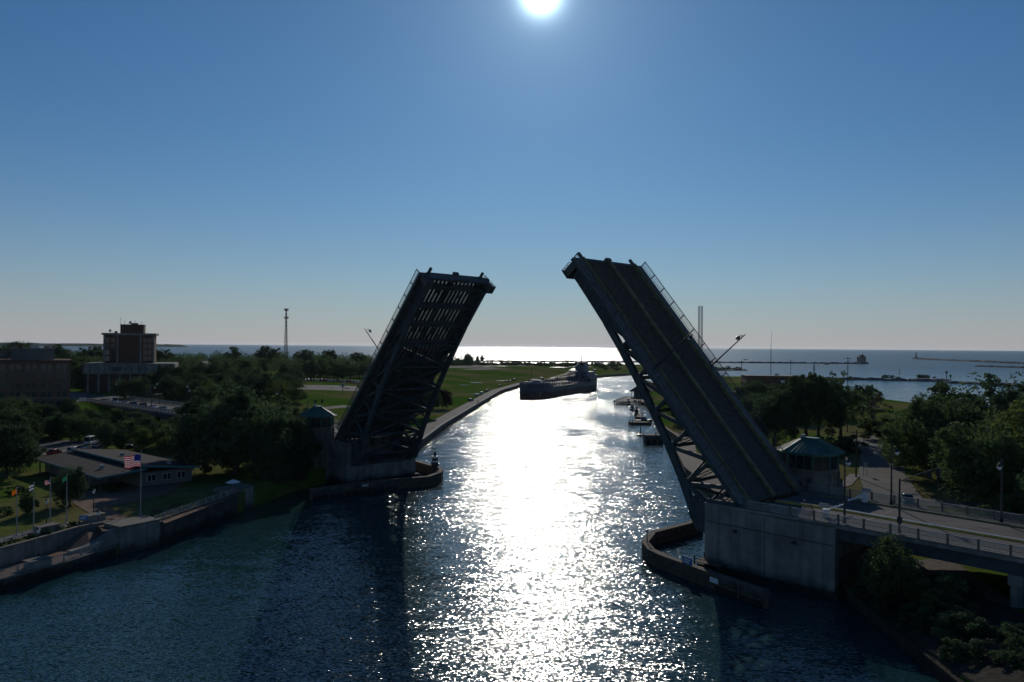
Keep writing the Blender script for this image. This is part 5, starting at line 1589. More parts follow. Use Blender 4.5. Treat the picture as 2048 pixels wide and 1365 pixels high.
MB().tube((139, 0, 8.8), (139, 0, 18.5), 0.25, 0.14, 7).bar((139, -1.2, 15.5), (139, 1.2, 15.5), 0.12, 0.12).build('fore_mast', M['steel_dark'], r)
for x, y in ((133, -5), (133, 5), (145, -2), (145, 2), (130, 0)):
    MB().box(x - 1.1, x + 1.1, y - 0.8, y + 0.8, deck_z(x) + 0.02, deck_z(x) + 1.4).build('winch', M['ship_white'], r)
MB().box(127.5, 131.5, -4, 4, 8.7, 11.2).build('fore_locker', M['ship_white'], r)
# small boats
def motor_boat(c, rz, L, label):
    r = empty('motor_boat', c, rz, label, 'motor boat')
    w = L * 0.16
    MB().loft([[(x * L, -w * b, 1.0 + 0.3 * (x > .3)), (x * L, -w * b * 0.7, -0.2), (x * L, w * b * 0.7, -0.2), (x * L, w * b, 1.0 + 0.3 * (x > .3))] for x, b in ((-0.5, 0.9), (-0.1, 1), (0.25, 0.8), (0.45, 0.35), (0.5, 0.08))]).build('hull', M['hull_blue'], r)
    MB().loft([[(x, y * w * 0.7, 1.0) for x, y in ((-0.15 * L, -1), (0.18 * L, -1), (0.18 * L, 1), (-0.15 * L, 1))], [(x, y * w * 0.55, 2.6) for x, y in ((-0.12 * L, -1), (0.08 * L, -1), (0.08 * L, 1), (-0.12 * L, 1))]]).build('cabin', M['ship_white'], r)
    MB().tube((-0.05 * L, 0, 2.6), (-0.05 * L, 0, 4.4), 0.06, None, 5).build('mast', M['metal_grey'], r)
c = at(1491, 720.5, 0)
motor_boat((c.x, c.y, 0), R(5), 16, 'motor boat crossing the lake beyond the breakwater')
c = at(1654, 729.5, 0)
motor_boat((c.x, c.y, 0), R(10), 12, 'small motor boat close inside the breakwater')
c = at(1818, 762.5, 0)
motor_boat((c.x, c.y, 0), R(175), 13, 'dark work boat lying against the inner harbour wall')
# deck gear of the freighter
sh = [o for o in bpy.data.objects if o.name == 'lake_freighter'][0]
g = MB()
for s in (-8.9, 8.9):
    g.bar((116, s, 6.7), (116, s, 11.0), 0.5, 0.5).bar((120, s, 6.7), (120, s, 11.0), 0.5, 0.5)
g.bar((116, -8.9, 11.0), (116, 8.9, 11.0), 0.6, 0.7).bar((120, -8.9, 11.0), (120, 8.9, 11.0), 0.6, 0.7).box(116.4, 119.6, -1.2, 1.2, 11.3, 12.6)
g.build('hatch_crane', M['steel_dark'], sh)
for s in (-1, 1):
    MB().loft([[(x, s * 8.3 - w, 15.9), (x, s * 8.3 - w * .6, 14.7), (x, s * 8.3 + w * .6, 14.7), (x, s * 8.3 + w, 15.9)] for x, w in ((6, .2), (7, 1.0), (11, 1.0), (12.4, .2))]).build('lifeboat', M['ship_white'], sh)
    MB().bar((6.8, s * 7.6, 14.2), (6.8, s * 8.8, 17.2), 0.25, 0.25).bar((11.6, s * 7.6, 14.2), (11.6, s * 8.8, 17.2), 0.25, 0.25).build('davit', M['steel_dark'], sh)
for k in range(12):
    x = 36 + 7.6 * k
    for s in (-9.0, 9.0):
        MB().lathe([(0.3, 6.7), (0.3, 8.2), (0.55, 8.3), (0.55, 8.8), (0.1, 9.0)], 7, (x, s)).build('deck_vent', M['ship_white'] if k % 2 else M['steel_dark'], sh)
MB().tube((0.8, 0, 8.8), (-0.6, 0, 14.0), 0.12, 0.08, 6).build('stern_staff', M['steel_dark'], sh)
MB().bar((18, -2.4, 22.0), (18, -2.4, 26.0), 0.15, 0.15).bar((18, 2.4, 22.0), (18, 2.4, 25.0), 0.15, 0.15).bar((17, 0, 24.2), (23, 0, 24.2), 0.25, 0.25).build('aerial', M['steel_dark'], sh)
for s in (-1, 1):
    for k in range(5):
        MB().box(141.5, 142.1, s * 7.42 - 0.05, s * 7.42 + 0.05, 0.6 + 0.62 * k, 0.85 + 0.62 * k).build('draft_mark', M['paint_white'], sh)

for k, (x, y, rz, L, l) in enumerate(((69.0, 470, 78, 9, 'boat moored against the pavilion pier, nearest of the row'), (71.0, 484, 80, 11, 'boat moored against the pavilion pier, second of the row'), (65.5, 432, 75, 8, 'small boat moored off the right bank beside the tall piles'),
                                      (67.5, 446, 80, 10, 'boat with pale cabin moored beyond the tall piles'), (63.0, 402, 84, 9, 'boat tied to the finger dock on the right bank'), (60.0, 362, 10, 8, 'small boat behind the short timber dock'))):
    motor_boat((x, y, 0), R(rz), L, l)

# ------------------------------------------------------------------ trees
nprng = np.random.default_rng(11)
def leaf_cloud(name, clumps, per, leaf, flat=0.0, fill=None):
    """clumps: (x,y,z,r) in unit space; many small leaf faces spread through each"""
    V = []
    for (x, y, z, r) in clumps:
        n = max(8, int(per * (r / 0.1) ** 2))
        d = nprng.normal(size=(n, 3))
        d /= np.linalg.norm(d, axis=1)[:, None]
        rad = r * nprng.random(n) ** 0.45
        c = np.array([x, y, z]) + d * rad[:, None] * np.array([1, 1, 0.8 - flat])
        a = nprng.normal(size=(n, 3))
        a[:, 2] *= 0.55
        a /= np.linalg.norm(a, axis=1)[:, None]
        b = np.cross(a, nprng.normal(size=(n, 3)))
        b /= np.linalg.norm(b, axis=1)[:, None]
        s = leaf * (0.55 + 0.9 * nprng.random(n))[:, None]
        V.append(np.stack([c - a * s, c - b * s * 0.55, c + a * s, c + b * s * 0.55], 1).reshape(-1, 3))
    if fill:
        n, (frx, frz, fzc) = fill
        d = nprng.normal(size=(n, 3))
        d /= np.linalg.norm(d, axis=1)[:, None]
        lump = 1 + 0.16 * np.sin(5.1 * d[:, 0] + 2.2) * np.sin(4.3 * d[:, 1] + 0.7) + 0.12 * np.sin(7.7 * d[:, 2] + 3.1 * d[:, 0])
        c = d * (nprng.random(n) ** 0.4 * lump)[:, None] * np.array([frx, frx, frz]) * 0.92 + np.array([0, 0, fzc])
        a = nprng.normal(size=(n, 3))
        a /= np.linalg.norm(a, axis=1)[:, None]
        b = np.cross(a, nprng.normal(size=(n, 3)))
        b /= np.linalg.norm(b, axis=1)[:, None]
        s = leaf * (0.5 + 0.8 * nprng.random(n))[:, None]
        V.append(np.stack([c - a * s, c - b * s * 0.55, c + a * s, c + b * s * 0.55], 1).reshape(-1, 3))
    V = np.concatenate(V)
    me = bpy.data.meshes.new(name)
    nq = len(V) // 4
    me.vertices.add(len(V))
    me.vertices.foreach_set('co', V.astype(np.float32).ravel())
    me.loops.add(nq * 4)
    me.loops.foreach_set('vertex_index', np.arange(nq * 4, dtype=np.int32))
    me.polygons.add(nq)
    me.polygons.foreach_set('loop_start', np.arange(0, nq * 4, 4, dtype=np.int32))
    me.update()
    me.materials.append(M['leaf_mid'])
    return me
def trunk_mesh(limbs, h0, r0, rng, tips):
    mb = MB()
    pts = [Vector((0, 0, 0))]
    for k in range(1, 6):
        pts.append(Vector((rng.uniform(-.012, .012) * k, rng.uniform(-.012, .012) * k, h0 * k / 5)))
    for i in range(5):
        mb.tube(pts[i], pts[i + 1], r0 * (1.25 if i == 0 else 1) * (1 - 0.11 * i), r0 * (1 - 0.11 * (i + 1)), 7)
    for (x, y, z, r) in tips[:limbs]:
        s = pts[rng.choice((2, 3, 4, 5))]
        e = Vector((x, y, z))
        m = s.lerp(e, 0.5) + Vector((0, 0, 0.03))
        mb.tube(s, m, r0 * 0.42, r0 * 0.26, 5).tube(m, e, r0 * 0.26, r0 * 0.08, 5)
    return mb.mesh('trunk', M['bark'], True)
def variant(seed, kind):
    rng = random.Random(seed)
    cl = []
    leaf, per, fill = 0.020, 190, None
    if kind in ('round', 'oval', 'loose', 'wide'):
        rx, rz, zc = {'round': (0.48, 0.52, 0.52), 'oval': (0.32, 0.52, 0.51), 'loose': (0.48, 0.46, 0.56), 'wide': (0.66, 0.50, 0.53)}[kind]
        nl = {'round': 20, 'oval': 16, 'loose': 17, 'wide': 27}[kind]
        for k in range(nl):
            th, u = rng.uniform(0, 6.283), rng.uniform(-0.95, 1)
            s = math.sqrt(1 - u * u)
            q = rng.uniform(0.45, 0.88)
            lx, ly, lz = rx * s * math.cos(th) * q, rx * s * math.sin(th) * q, zc + rz * u * q
            lr = rng.uniform(0.12, 0.20) * (0.8 if kind == 'loose' else 1)
            for j in range(6 if kind != 'loose' else 5):
                t2, u2 = rng.uniform(0, 6.283), rng.uniform(-1, 1)
                s2 = math.sqrt(1 - u2 * u2)
                cl.append((lx + lr * s2 * math.cos(t2) * .75, ly + lr * s2 * math.sin(t2) * .75, lz + lr * u2 * .65, rng.uniform(0.045, 0.085) * (1 if kind != 'loose' else 0.85)))
        if kind != 'loose':
            for k in range(9):
                cl.append((rng.uniform(-.5, .5) * rx, rng.uniform(-.5, .5) * rx, zc + rng.uniform(-.5, .5) * rz, rng.uniform(0.08, 0.12)))
        fill = ({'round': 5200, 'oval': 3600, 'loose': 1500, 'wide': 7000}[kind], (rx, rz * 0.95, zc))
        top = max(c[2] + c[3] * 0.6 for c in cl)
        cl = [(x, y, z / top, r) for x, y, z, r in cl]
        tr = trunk_mesh(9, 0.55, 0.026 if kind != 'wide' else 0.034, rng, cl)
    elif kind == 'willow':
        for k in range(70):
            th, q = rng.uniform(0, 6.283), math.sqrt(rng.random()) * 0.5
            zt = 0.55 + 0.42 * (1 - (q / 0.52) ** 2) * rng.uniform(0.8, 1)
            n = rng.randint(2, 5)
            for j in range(n):
                cl.append((q * math.cos(th), q * math.sin(th), max(0.14, zt - 0.085 * j), rng.uniform(0.05, 0.085)))
        tr = trunk_mesh(10, 0.5, 0.03, rng, [c for c in cl if c[2] > 0.6])
    elif kind == 'conifer':
        for k in range(15):
            z = 0.12 + 0.86 * k / 15
            q = 0.20 * (1 - z) + 0.015
            for j in range(max(3, int(9 * (1 - z)) + 2)):
                th = rng.uniform(0, 6.283)
                cl.append((q * math.cos(th), q * math.sin(th), z + rng.uniform(-.02, .02), 0.028 + 0.04 * (1 - z)))
        per, leaf = 90, 0.014
        tr = trunk_mesh(0, 0.9, 0.018, rng, [])
    elif kind == 'sparse':
        for k in range(34):
            th, q = rng.uniform(0, 6.283), rng.uniform(0.1, 0.44)
            cl.append((q * math.cos(th), q * math.sin(th), rng.uniform(0.42, 0.97) - q * 0.3, rng.uniform(0.03, 0.06)))
        tr = trunk_mesh(30, 0.55, 0.024, rng, cl)
        per = 100
    else:   # bush
        for k in range(26):
            th, q = rng.uniform(0, 6.283), math.sqrt(rng.random()) * 0.5
            cl.append((q * math.cos(th), q * math.sin(th), rng.uniform(0.15, 0.85) * (1 - 1.2 * q * q), rng.uniform(0.10, 0.17)))
        per, leaf = 95, 0.032
        tr = trunk_mesh(8, 0.3, 0.03, rng, cl)
    return (leaf_cloud('crown_' + kind, cl, per, leaf, 0.0, fill), tr)
VAR = {'round': [variant(1, 'round'), variant(2, 'round'), variant(8, 'round')], 'oval': [variant(3, 'oval')], 'loose': [variant(4, 'loose'), variant(14, 'loose')], 'wide': [variant(5, 'wide'), variant(15, 'wide')],
       'willow': [variant(6, 'willow')], 'conifer': [variant(7, 'conifer')], 'sparse': [variant(9, 'sparse')], 'bush': [variant(10, 'bush'), variant(11, 'bush')]}
def tree(x, y, z, h, kind, label, leafm='leaf_mid', wide=1.0, group=None, name=None, cat=None):
    me, tr = random.choice(VAR[kind])
    nm = name or {'conifer': 'conifer_tree', 'bush': 'bush', 'willow': 'willow_tree'}.get(kind, 'leafy_tree')
    r = empty(nm, (x, y, z - 0.1), random.uniform(0, 6.283), label, cat or ('bush' if kind == 'bush' else 'tree'), group)
    u = random.uniform(0.86, 1.16)
    r.scale = (h * wide * u, h * wide / u, h)
    r.rotation_euler.x, r.rotation_euler.y = random.uniform(-0.05, 0.05), random.uniform(-0.05, 0.05)
    inst('trunk' if kind != 'bush' else 'stem', tr, r)
    c = inst('crown' if kind != 'bush' else 'foliage', me, r)
    c.material_slots[0].link = 'OBJECT'
    c.material_slots[0].material = M[leafm]
    return r
def tree_px(px, py, zg, h, kind, label, leafm='leaf_mid', wide=1.0, group=None, **k):
    c = at(px, py, zg)
    return tree(c.x, c.y, zg, h, kind, label, leafm, wide, group, **k)
# by the left pier
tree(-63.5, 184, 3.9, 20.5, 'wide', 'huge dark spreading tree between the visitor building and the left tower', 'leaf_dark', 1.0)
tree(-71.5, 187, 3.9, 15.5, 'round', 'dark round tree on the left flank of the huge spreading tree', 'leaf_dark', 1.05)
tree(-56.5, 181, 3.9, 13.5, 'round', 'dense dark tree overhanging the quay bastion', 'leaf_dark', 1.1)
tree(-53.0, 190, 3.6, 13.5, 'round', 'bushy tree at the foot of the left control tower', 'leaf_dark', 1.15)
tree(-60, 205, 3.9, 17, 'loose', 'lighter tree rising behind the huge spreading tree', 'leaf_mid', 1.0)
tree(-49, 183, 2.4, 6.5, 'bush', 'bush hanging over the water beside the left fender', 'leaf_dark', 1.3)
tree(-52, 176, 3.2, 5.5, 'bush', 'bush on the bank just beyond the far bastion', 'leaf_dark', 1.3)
# park trees, behind the visitor building
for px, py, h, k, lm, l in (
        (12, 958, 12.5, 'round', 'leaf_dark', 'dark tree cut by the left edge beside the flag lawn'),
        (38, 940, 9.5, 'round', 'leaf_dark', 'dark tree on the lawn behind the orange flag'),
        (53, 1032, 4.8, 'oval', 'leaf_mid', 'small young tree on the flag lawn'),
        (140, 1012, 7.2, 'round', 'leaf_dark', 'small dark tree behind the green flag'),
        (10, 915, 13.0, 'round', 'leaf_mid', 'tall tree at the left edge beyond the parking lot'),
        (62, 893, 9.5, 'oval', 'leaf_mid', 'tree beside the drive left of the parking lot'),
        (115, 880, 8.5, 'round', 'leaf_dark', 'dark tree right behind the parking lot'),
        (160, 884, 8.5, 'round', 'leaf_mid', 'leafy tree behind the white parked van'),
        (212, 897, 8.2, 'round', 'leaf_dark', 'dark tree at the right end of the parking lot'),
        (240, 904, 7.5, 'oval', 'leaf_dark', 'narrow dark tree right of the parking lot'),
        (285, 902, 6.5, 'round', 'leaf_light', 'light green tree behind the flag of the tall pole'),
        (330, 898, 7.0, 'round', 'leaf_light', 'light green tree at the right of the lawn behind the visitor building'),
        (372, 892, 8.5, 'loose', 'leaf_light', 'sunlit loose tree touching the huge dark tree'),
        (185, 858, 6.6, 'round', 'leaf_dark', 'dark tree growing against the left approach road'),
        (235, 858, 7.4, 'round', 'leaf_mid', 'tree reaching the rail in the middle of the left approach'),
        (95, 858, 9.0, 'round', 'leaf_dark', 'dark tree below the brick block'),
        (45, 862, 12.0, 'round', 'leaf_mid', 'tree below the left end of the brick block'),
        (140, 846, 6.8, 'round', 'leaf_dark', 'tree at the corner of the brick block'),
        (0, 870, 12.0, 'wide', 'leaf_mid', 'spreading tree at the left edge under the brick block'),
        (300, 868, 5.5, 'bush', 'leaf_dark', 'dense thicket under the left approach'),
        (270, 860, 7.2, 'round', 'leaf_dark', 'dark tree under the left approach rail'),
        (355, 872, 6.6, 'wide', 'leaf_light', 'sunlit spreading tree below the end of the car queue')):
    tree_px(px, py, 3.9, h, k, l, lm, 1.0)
for k, (px, py) in enumerate(((58, 905), (30, 990), (8, 1030), (225, 985), (118, 988))):
    tree_px(px, py, 3.9, (2.6, 2.2, 1.8, 1.6, 2.0)[k], 'bush', ('round bush beside the parking lot entrance', 'bush under the trees at the left edge', 'low bush on the flag lawn at the left edge', 'shrub against the visitor building wall', 'shrub under the porch of the visitor building')[k], 'leaf_mid', 1.5)
for k in range(17):
    y = 86 + 2.75 * k
    tree(shoreL(y) - 8.4, y, 3.8, random.uniform(1.2, 1.6), 'bush', 'clipped round shrub in the row on top of the retaining wall', 'leaf_dark', 1.25, 'shrub row above the lower river walk')
# beyond the left approach
for px, py, h, k, lm, l in (
        (345, 802, 6.0, 'bush', 'leaf_mid', 'broad bush on the grass strip behind the car queue'),
        (395, 806, 7.0, 'bush', 'leaf_dark', 'dark bush behind the last lamp of the queue'),
        (420, 806, 10.0, 'loose', 'leaf_light', 'light green loose tree behind the last queued car'),
        (455, 812, 10.5, 'round', 'leaf_mid', 'round tree right of the light green loose tree'),
        (555, 820, 13.0, 'loose', 'leaf_light', 'light tree beside the pickup at the left approach'),
        (520, 815, 15.5, 'wide', 'leaf_dark', 'dark tree rising behind the huge spreading tree beyond the road'),
        (275, 797, 9.5, 'round', 'leaf_dark', 'dark street tree in front of the podium, right one'),
        (240, 798, 9.0, 'round', 'leaf_dark', 'dark street tree in front of the podium, left one'),
        (335, 790, 14.5, 'wide', 'leaf_dark', 'big dark tree hiding the right end of the podium'),
        (365, 789, 11.5, 'round', 'leaf_dark', 'dark tree between the podium and the low brick building'),
        (165, 785, 8.0, 'round', 'leaf_dark', 'tree at the street corner left of the podium')):
    tree_px(px, py, 9.4 if px < 500 else 6.0, h, k, l, lm, 1.0)
# far belt of trees between town and lake
rng = random.Random(5)
placed = []
far_list = []
n = 0
while n < 300:
    y = 440 + 600 * rng.random() ** 1.3
    px = rng.uniform(-40, 770)
    x = (px - 1024) / F_PX * y
    if abs(x + 185) < 42 and y < 470: continue
    if px > 520 and y < 560: continue
    if 500 < y < 660 and 380 < px < 425: continue
    if any((x - a) ** 2 + (y - b) ** 2 < 60 for a, b in placed): continue
    placed.append((x, y))
    n += 1
    k = rng.choice(('round', 'round', 'wide', 'loose', 'oval', 'wide'))
    if y > 610:
        far_list.append((x, y, zl(x, y), rng.uniform(10.5, 15.5) * (1.12 if y > 700 else 1), rng.uniform(1.0, 1.35)))
        continue
    tree(x, y, zl(x, y), rng.uniform(10.5, 15.5) * (1.12 if y > 700 else 1), k, 'leafy tree in the dense belt between the town and the lake', rng.choice(('leaf_mid', 'leaf_dark', 'leaf_mid')), rng.uniform(1.0, 1.35), 'trees of the far belt')
# the rear of the belt reads as one wood
VV = []
for (x, y, z, h, w) in far_list:
    n = 900
    d = nprng.normal(size=(n, 3))
    d /= np.linalg.norm(d, axis=1)[:, None]
    ph = nprng.random(4) * 6.28
    lump = 1 + 0.22 * np.sin(4.1 * d[:, 0] + ph[0]) * np.sin(3.7 * d[:, 1] + ph[1]) + 0.16 * np.sin(6.7 * d[:, 2] + ph[2])
    c = d * (nprng.random(n) ** 0.4 * lump)[:, None] * np.array([0.46 * w, 0.46 * w, 0.47]) + np.array([0, 0, 0.5])
    c = c * h + np.array([x, y, z])
    a = nprng.normal(size=(n, 3))
    a /= np.linalg.norm(a, axis=1)[:, None]
    b = np.cross(a, nprng.normal(size=(n, 3)))
    b /= np.linalg.norm(b, axis=1)[:, None]
    s_ = 0.55 * (0.5 + 0.8 * nprng.random(n))[:, None]
    VV.append(np.stack([c - a * s_, c - b * s_ * 0.6, c + a * s_, c + b * s_ * 0.6], 1).reshape(-1, 3))
VV = np.concatenate(VV)
me = bpy.data.meshes.new('far_woods')
nq = len(VV) // 4
me.vertices.add(len(VV))
me.vertices.foreach_set('co', VV.astype(np.float32).ravel())
me.loops.add(nq * 4)
me.loops.foreach_set('vertex_index', np.arange(nq * 4, dtype=np.int32))
me.polygons.add(nq)
me.polygons.foreach_set('loop_start', np.arange(0, nq * 4, 4, dtype=np.int32))
me.update()
me.materials.append(M['leaf_mid'])
tag(inst('far_woods', me), 'far mass of trees along the lake behind the town', None, None, 'stuff')
for px, Y, h, k in ((30, 700, 25, 'wide'), (60, 760, 24, 'round'), (112, 720, 23, 'wide'), (185, 700, 22, 'wide'), (205, 660, 19, 'round'), (12, 600, 20, 'wide'), (90, 640, 18, 'round'), (135, 560, 20, 'round'), (165, 640, 17, 'loose'), (320, 620, 20, 'wide'), (470, 760, 22, 'loose'), (535, 800, 23, 'wide'), (610, 720, 20, 'wide'), (660, 740, 20, 'round'), (715, 700, 18, 'wide')):
    x = (px - 1024) / F_PX * Y
    tree(x, Y, zl(x, Y), h, k, 'taller tree standing out of the dense belt before the lake', 'leaf_dark', 1.0, 'tall trees of the far belt')
# left bank beyond the bridge
tree_px(886, 817, 2.6, 9.6, 'round', 'small round dark tree alone on the riverside lawn', 'leaf_purple', 1.08)
tree_px(846, 832, 3.0, 14.5, 'wide', 'tree on the riverside lawn half hidden by the left leaf', 'leaf_dark', 0.95)
tree_px(815, 842, 3.2, 9.0, 'round', 'tree seen through the bracing under the left leaf', 'leaf_dark', 1.0)
rng = random.Random(9)
for k in range(26):
    px, Y = rng.uniform(880, 945), rng.uniform(980, 1240)
    x = (px - 1024) / F_PX * Y
    tree(x, Y, zl(x, Y), rng.uniform(9, 16), rng.choice(('conifer', 'conifer', 'oval', 'round')), 'narrow tree in the clump at the lake end of the left field', 'leaf_dark', 1.0, 'clump at the lake end of the left field')
for k in range(150):
    px = rng.uniform(890, 1245)
    Y = rng.uniform(1000, 1285)
    x = (px - 1024) / F_PX * Y
    tree(x, Y, zl(x, Y), rng.uniform(2.5, 5.5), 'bush', 'low scrub bush along the lake shore of the left point', 'leaf_dark', 2.3, 'scrub along the lake shore')
for px, py, h, k, l in ((955, 724, 12, 'oval', 'lone thin tree on the lake shore, left one of a pair'), (964, 724, 14, 'oval', 'lone thin tree on the lake shore, right one of a pair'), (1134, 737, 17, 'sparse', 'sparse feathery tree behind the freighter deckhouse'), (1204, 737, 9, 'sparse', 'sparse tree on the spit right of the freighter')):
    tree_px(px, py, 2.0, h, k, l, 'leaf_dark', 1.0)
for k in range(26):
    px = rng.uniform(1205, 1480)
    c = at(px, 741, 0)
    tree(c.x, c.y + rng.uniform(-4, 4), 2.0, rng.uniform(3, 6.5), 'bush', 'bush on the scrubby spit beyond the right leaf', 'leaf_dark', 1.3, 'bushes on the spit')
for k in range(12):
    px = rng.choice((rng.uniform(1765, 1800), rng.uniform(1845, 1870), rng.uniform(1700, 1890), rng.uniform(1560, 1590)))
    c = at(px, 761, 0)
    tree(c.x, c.y, 2.0, rng.uniform(2.5, 5.5), 'bush', 'bush growing on the inner harbour wall', 'leaf_mid', 1.5, 'bushes on the harbour wall')
# right bank
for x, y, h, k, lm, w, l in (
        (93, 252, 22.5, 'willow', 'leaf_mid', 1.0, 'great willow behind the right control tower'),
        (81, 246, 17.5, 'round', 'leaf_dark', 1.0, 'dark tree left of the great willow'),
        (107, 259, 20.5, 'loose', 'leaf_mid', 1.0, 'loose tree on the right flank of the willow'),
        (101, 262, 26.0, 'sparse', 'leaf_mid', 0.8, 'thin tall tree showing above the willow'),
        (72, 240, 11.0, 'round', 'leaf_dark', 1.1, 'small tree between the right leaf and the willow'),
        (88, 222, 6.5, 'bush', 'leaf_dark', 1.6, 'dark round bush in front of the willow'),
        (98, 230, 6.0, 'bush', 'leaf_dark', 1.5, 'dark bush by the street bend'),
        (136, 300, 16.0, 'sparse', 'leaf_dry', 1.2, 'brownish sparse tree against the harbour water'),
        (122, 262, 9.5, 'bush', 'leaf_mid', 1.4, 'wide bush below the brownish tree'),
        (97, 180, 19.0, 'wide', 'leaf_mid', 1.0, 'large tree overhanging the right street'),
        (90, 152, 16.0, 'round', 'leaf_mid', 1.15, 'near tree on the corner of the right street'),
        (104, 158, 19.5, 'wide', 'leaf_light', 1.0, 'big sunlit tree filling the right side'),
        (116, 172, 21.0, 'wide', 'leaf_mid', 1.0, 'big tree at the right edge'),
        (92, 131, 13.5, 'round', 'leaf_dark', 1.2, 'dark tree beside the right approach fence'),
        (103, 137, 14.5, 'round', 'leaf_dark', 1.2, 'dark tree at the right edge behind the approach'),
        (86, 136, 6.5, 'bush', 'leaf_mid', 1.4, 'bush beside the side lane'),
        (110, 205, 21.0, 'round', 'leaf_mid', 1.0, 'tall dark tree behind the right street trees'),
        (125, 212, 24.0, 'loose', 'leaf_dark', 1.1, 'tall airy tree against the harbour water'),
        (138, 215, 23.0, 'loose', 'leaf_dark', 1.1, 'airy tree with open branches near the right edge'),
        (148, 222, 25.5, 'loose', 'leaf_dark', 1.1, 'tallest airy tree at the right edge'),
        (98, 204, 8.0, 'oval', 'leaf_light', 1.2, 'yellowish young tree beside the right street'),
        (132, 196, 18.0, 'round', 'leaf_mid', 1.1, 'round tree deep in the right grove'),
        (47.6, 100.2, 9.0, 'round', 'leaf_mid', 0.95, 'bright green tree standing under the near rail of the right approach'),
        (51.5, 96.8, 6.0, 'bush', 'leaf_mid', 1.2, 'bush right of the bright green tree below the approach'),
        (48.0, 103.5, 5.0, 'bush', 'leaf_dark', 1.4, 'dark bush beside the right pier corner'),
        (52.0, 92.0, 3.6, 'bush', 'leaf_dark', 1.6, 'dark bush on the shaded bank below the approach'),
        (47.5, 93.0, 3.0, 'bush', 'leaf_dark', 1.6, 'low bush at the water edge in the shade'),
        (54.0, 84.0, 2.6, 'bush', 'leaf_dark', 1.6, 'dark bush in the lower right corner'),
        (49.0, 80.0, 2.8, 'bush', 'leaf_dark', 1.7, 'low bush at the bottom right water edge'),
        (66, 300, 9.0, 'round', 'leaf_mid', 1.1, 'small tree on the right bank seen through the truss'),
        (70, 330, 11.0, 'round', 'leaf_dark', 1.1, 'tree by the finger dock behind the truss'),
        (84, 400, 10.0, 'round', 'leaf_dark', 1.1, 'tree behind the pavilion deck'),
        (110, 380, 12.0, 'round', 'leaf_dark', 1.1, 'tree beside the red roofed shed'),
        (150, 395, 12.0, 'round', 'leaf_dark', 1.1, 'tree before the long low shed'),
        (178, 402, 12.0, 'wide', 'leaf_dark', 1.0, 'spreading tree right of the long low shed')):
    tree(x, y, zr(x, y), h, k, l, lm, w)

# thickets that close the gaps
def thicket(n, box, hs, kinds, label, group, zf, seed, lm=('leaf_mid', 'leaf_dark'), gap=9.0):
    g = random.Random(seed)
    done, tries = [], 0
    while len(done) < n and tries < 4000:
        tries += 1
        px, py = g.uniform(box[0], box[2]), g.uniform(box[1], box[3])
        c = at(px, py, box[4])
        if any((c.x - a) ** 2 + (c.y - b) ** 2 < gap for a, b in done): continue
        if zf is zl and -4 < b_of(c.x, c.y)[1] < 26 and box[4] < 9: continue
        done.append((c.x, c.y))
        tree(c.x, c.y, zf(c.x, c.y), g.uniform(*hs), g.choice(kinds), label, g.choice(lm), g.uniform(1.0, 1.25), group)
thicket(22, (0, 846, 330, 884, 3.9), (5.0, 7.2), ('round', 'wide', 'round'), 'tree in the dark thicket between the visitor lot and the left approach', 'thicket below the left approach', zl, 1, gap=22)
thicket(10, (300, 872, 420, 925, 3.9), (4.5, 7.0), ('round', 'bush', 'wide'), 'tree in the green thicket left of the huge spreading tree', 'thicket left of the huge tree', zl, 2, ('leaf_mid', 'leaf_light'), 16)
thicket(40, (320, 768, 600, 802, 9.4), (6.5, 10.5), ('round', 'wide', 'loose'), 'tree in the loose grove between the left approach and the low brick building', 'grove beyond the left approach', zl, 3, gap=45)
thicket(16, (1500, 800, 1700, 850, 4.0), (8, 14), ('round', 'wide', 'willow'), 'tree in the dark grove behind the right control tower', 'grove behind the right tower', zr, 4, gap=60)
thicket(16, (1830, 870, 2070, 985, 4.0), (9, 15), ('round', 'wide'), 'tree in the dense grove at the right edge', 'grove at the right edge', zr, 5, gap=45)
thicket(12, (1560, 1215, 1660, 1240, 1.8), (1, 1.5), ('bush',), 'low weeds at the foot of the right pier', 'weeds at the right pier', zr, 6, gap=2) if False else None
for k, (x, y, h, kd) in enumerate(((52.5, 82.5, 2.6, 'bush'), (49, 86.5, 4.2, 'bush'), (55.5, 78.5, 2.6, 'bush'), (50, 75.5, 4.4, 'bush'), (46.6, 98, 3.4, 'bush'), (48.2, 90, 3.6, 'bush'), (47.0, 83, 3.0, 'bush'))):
    tree(x, y, zr(x, y), h, kd, 'dark growth crowding the shaded bank in the lower right corner', 'leaf_dark', 1.25, 'growth on the lower right bank')

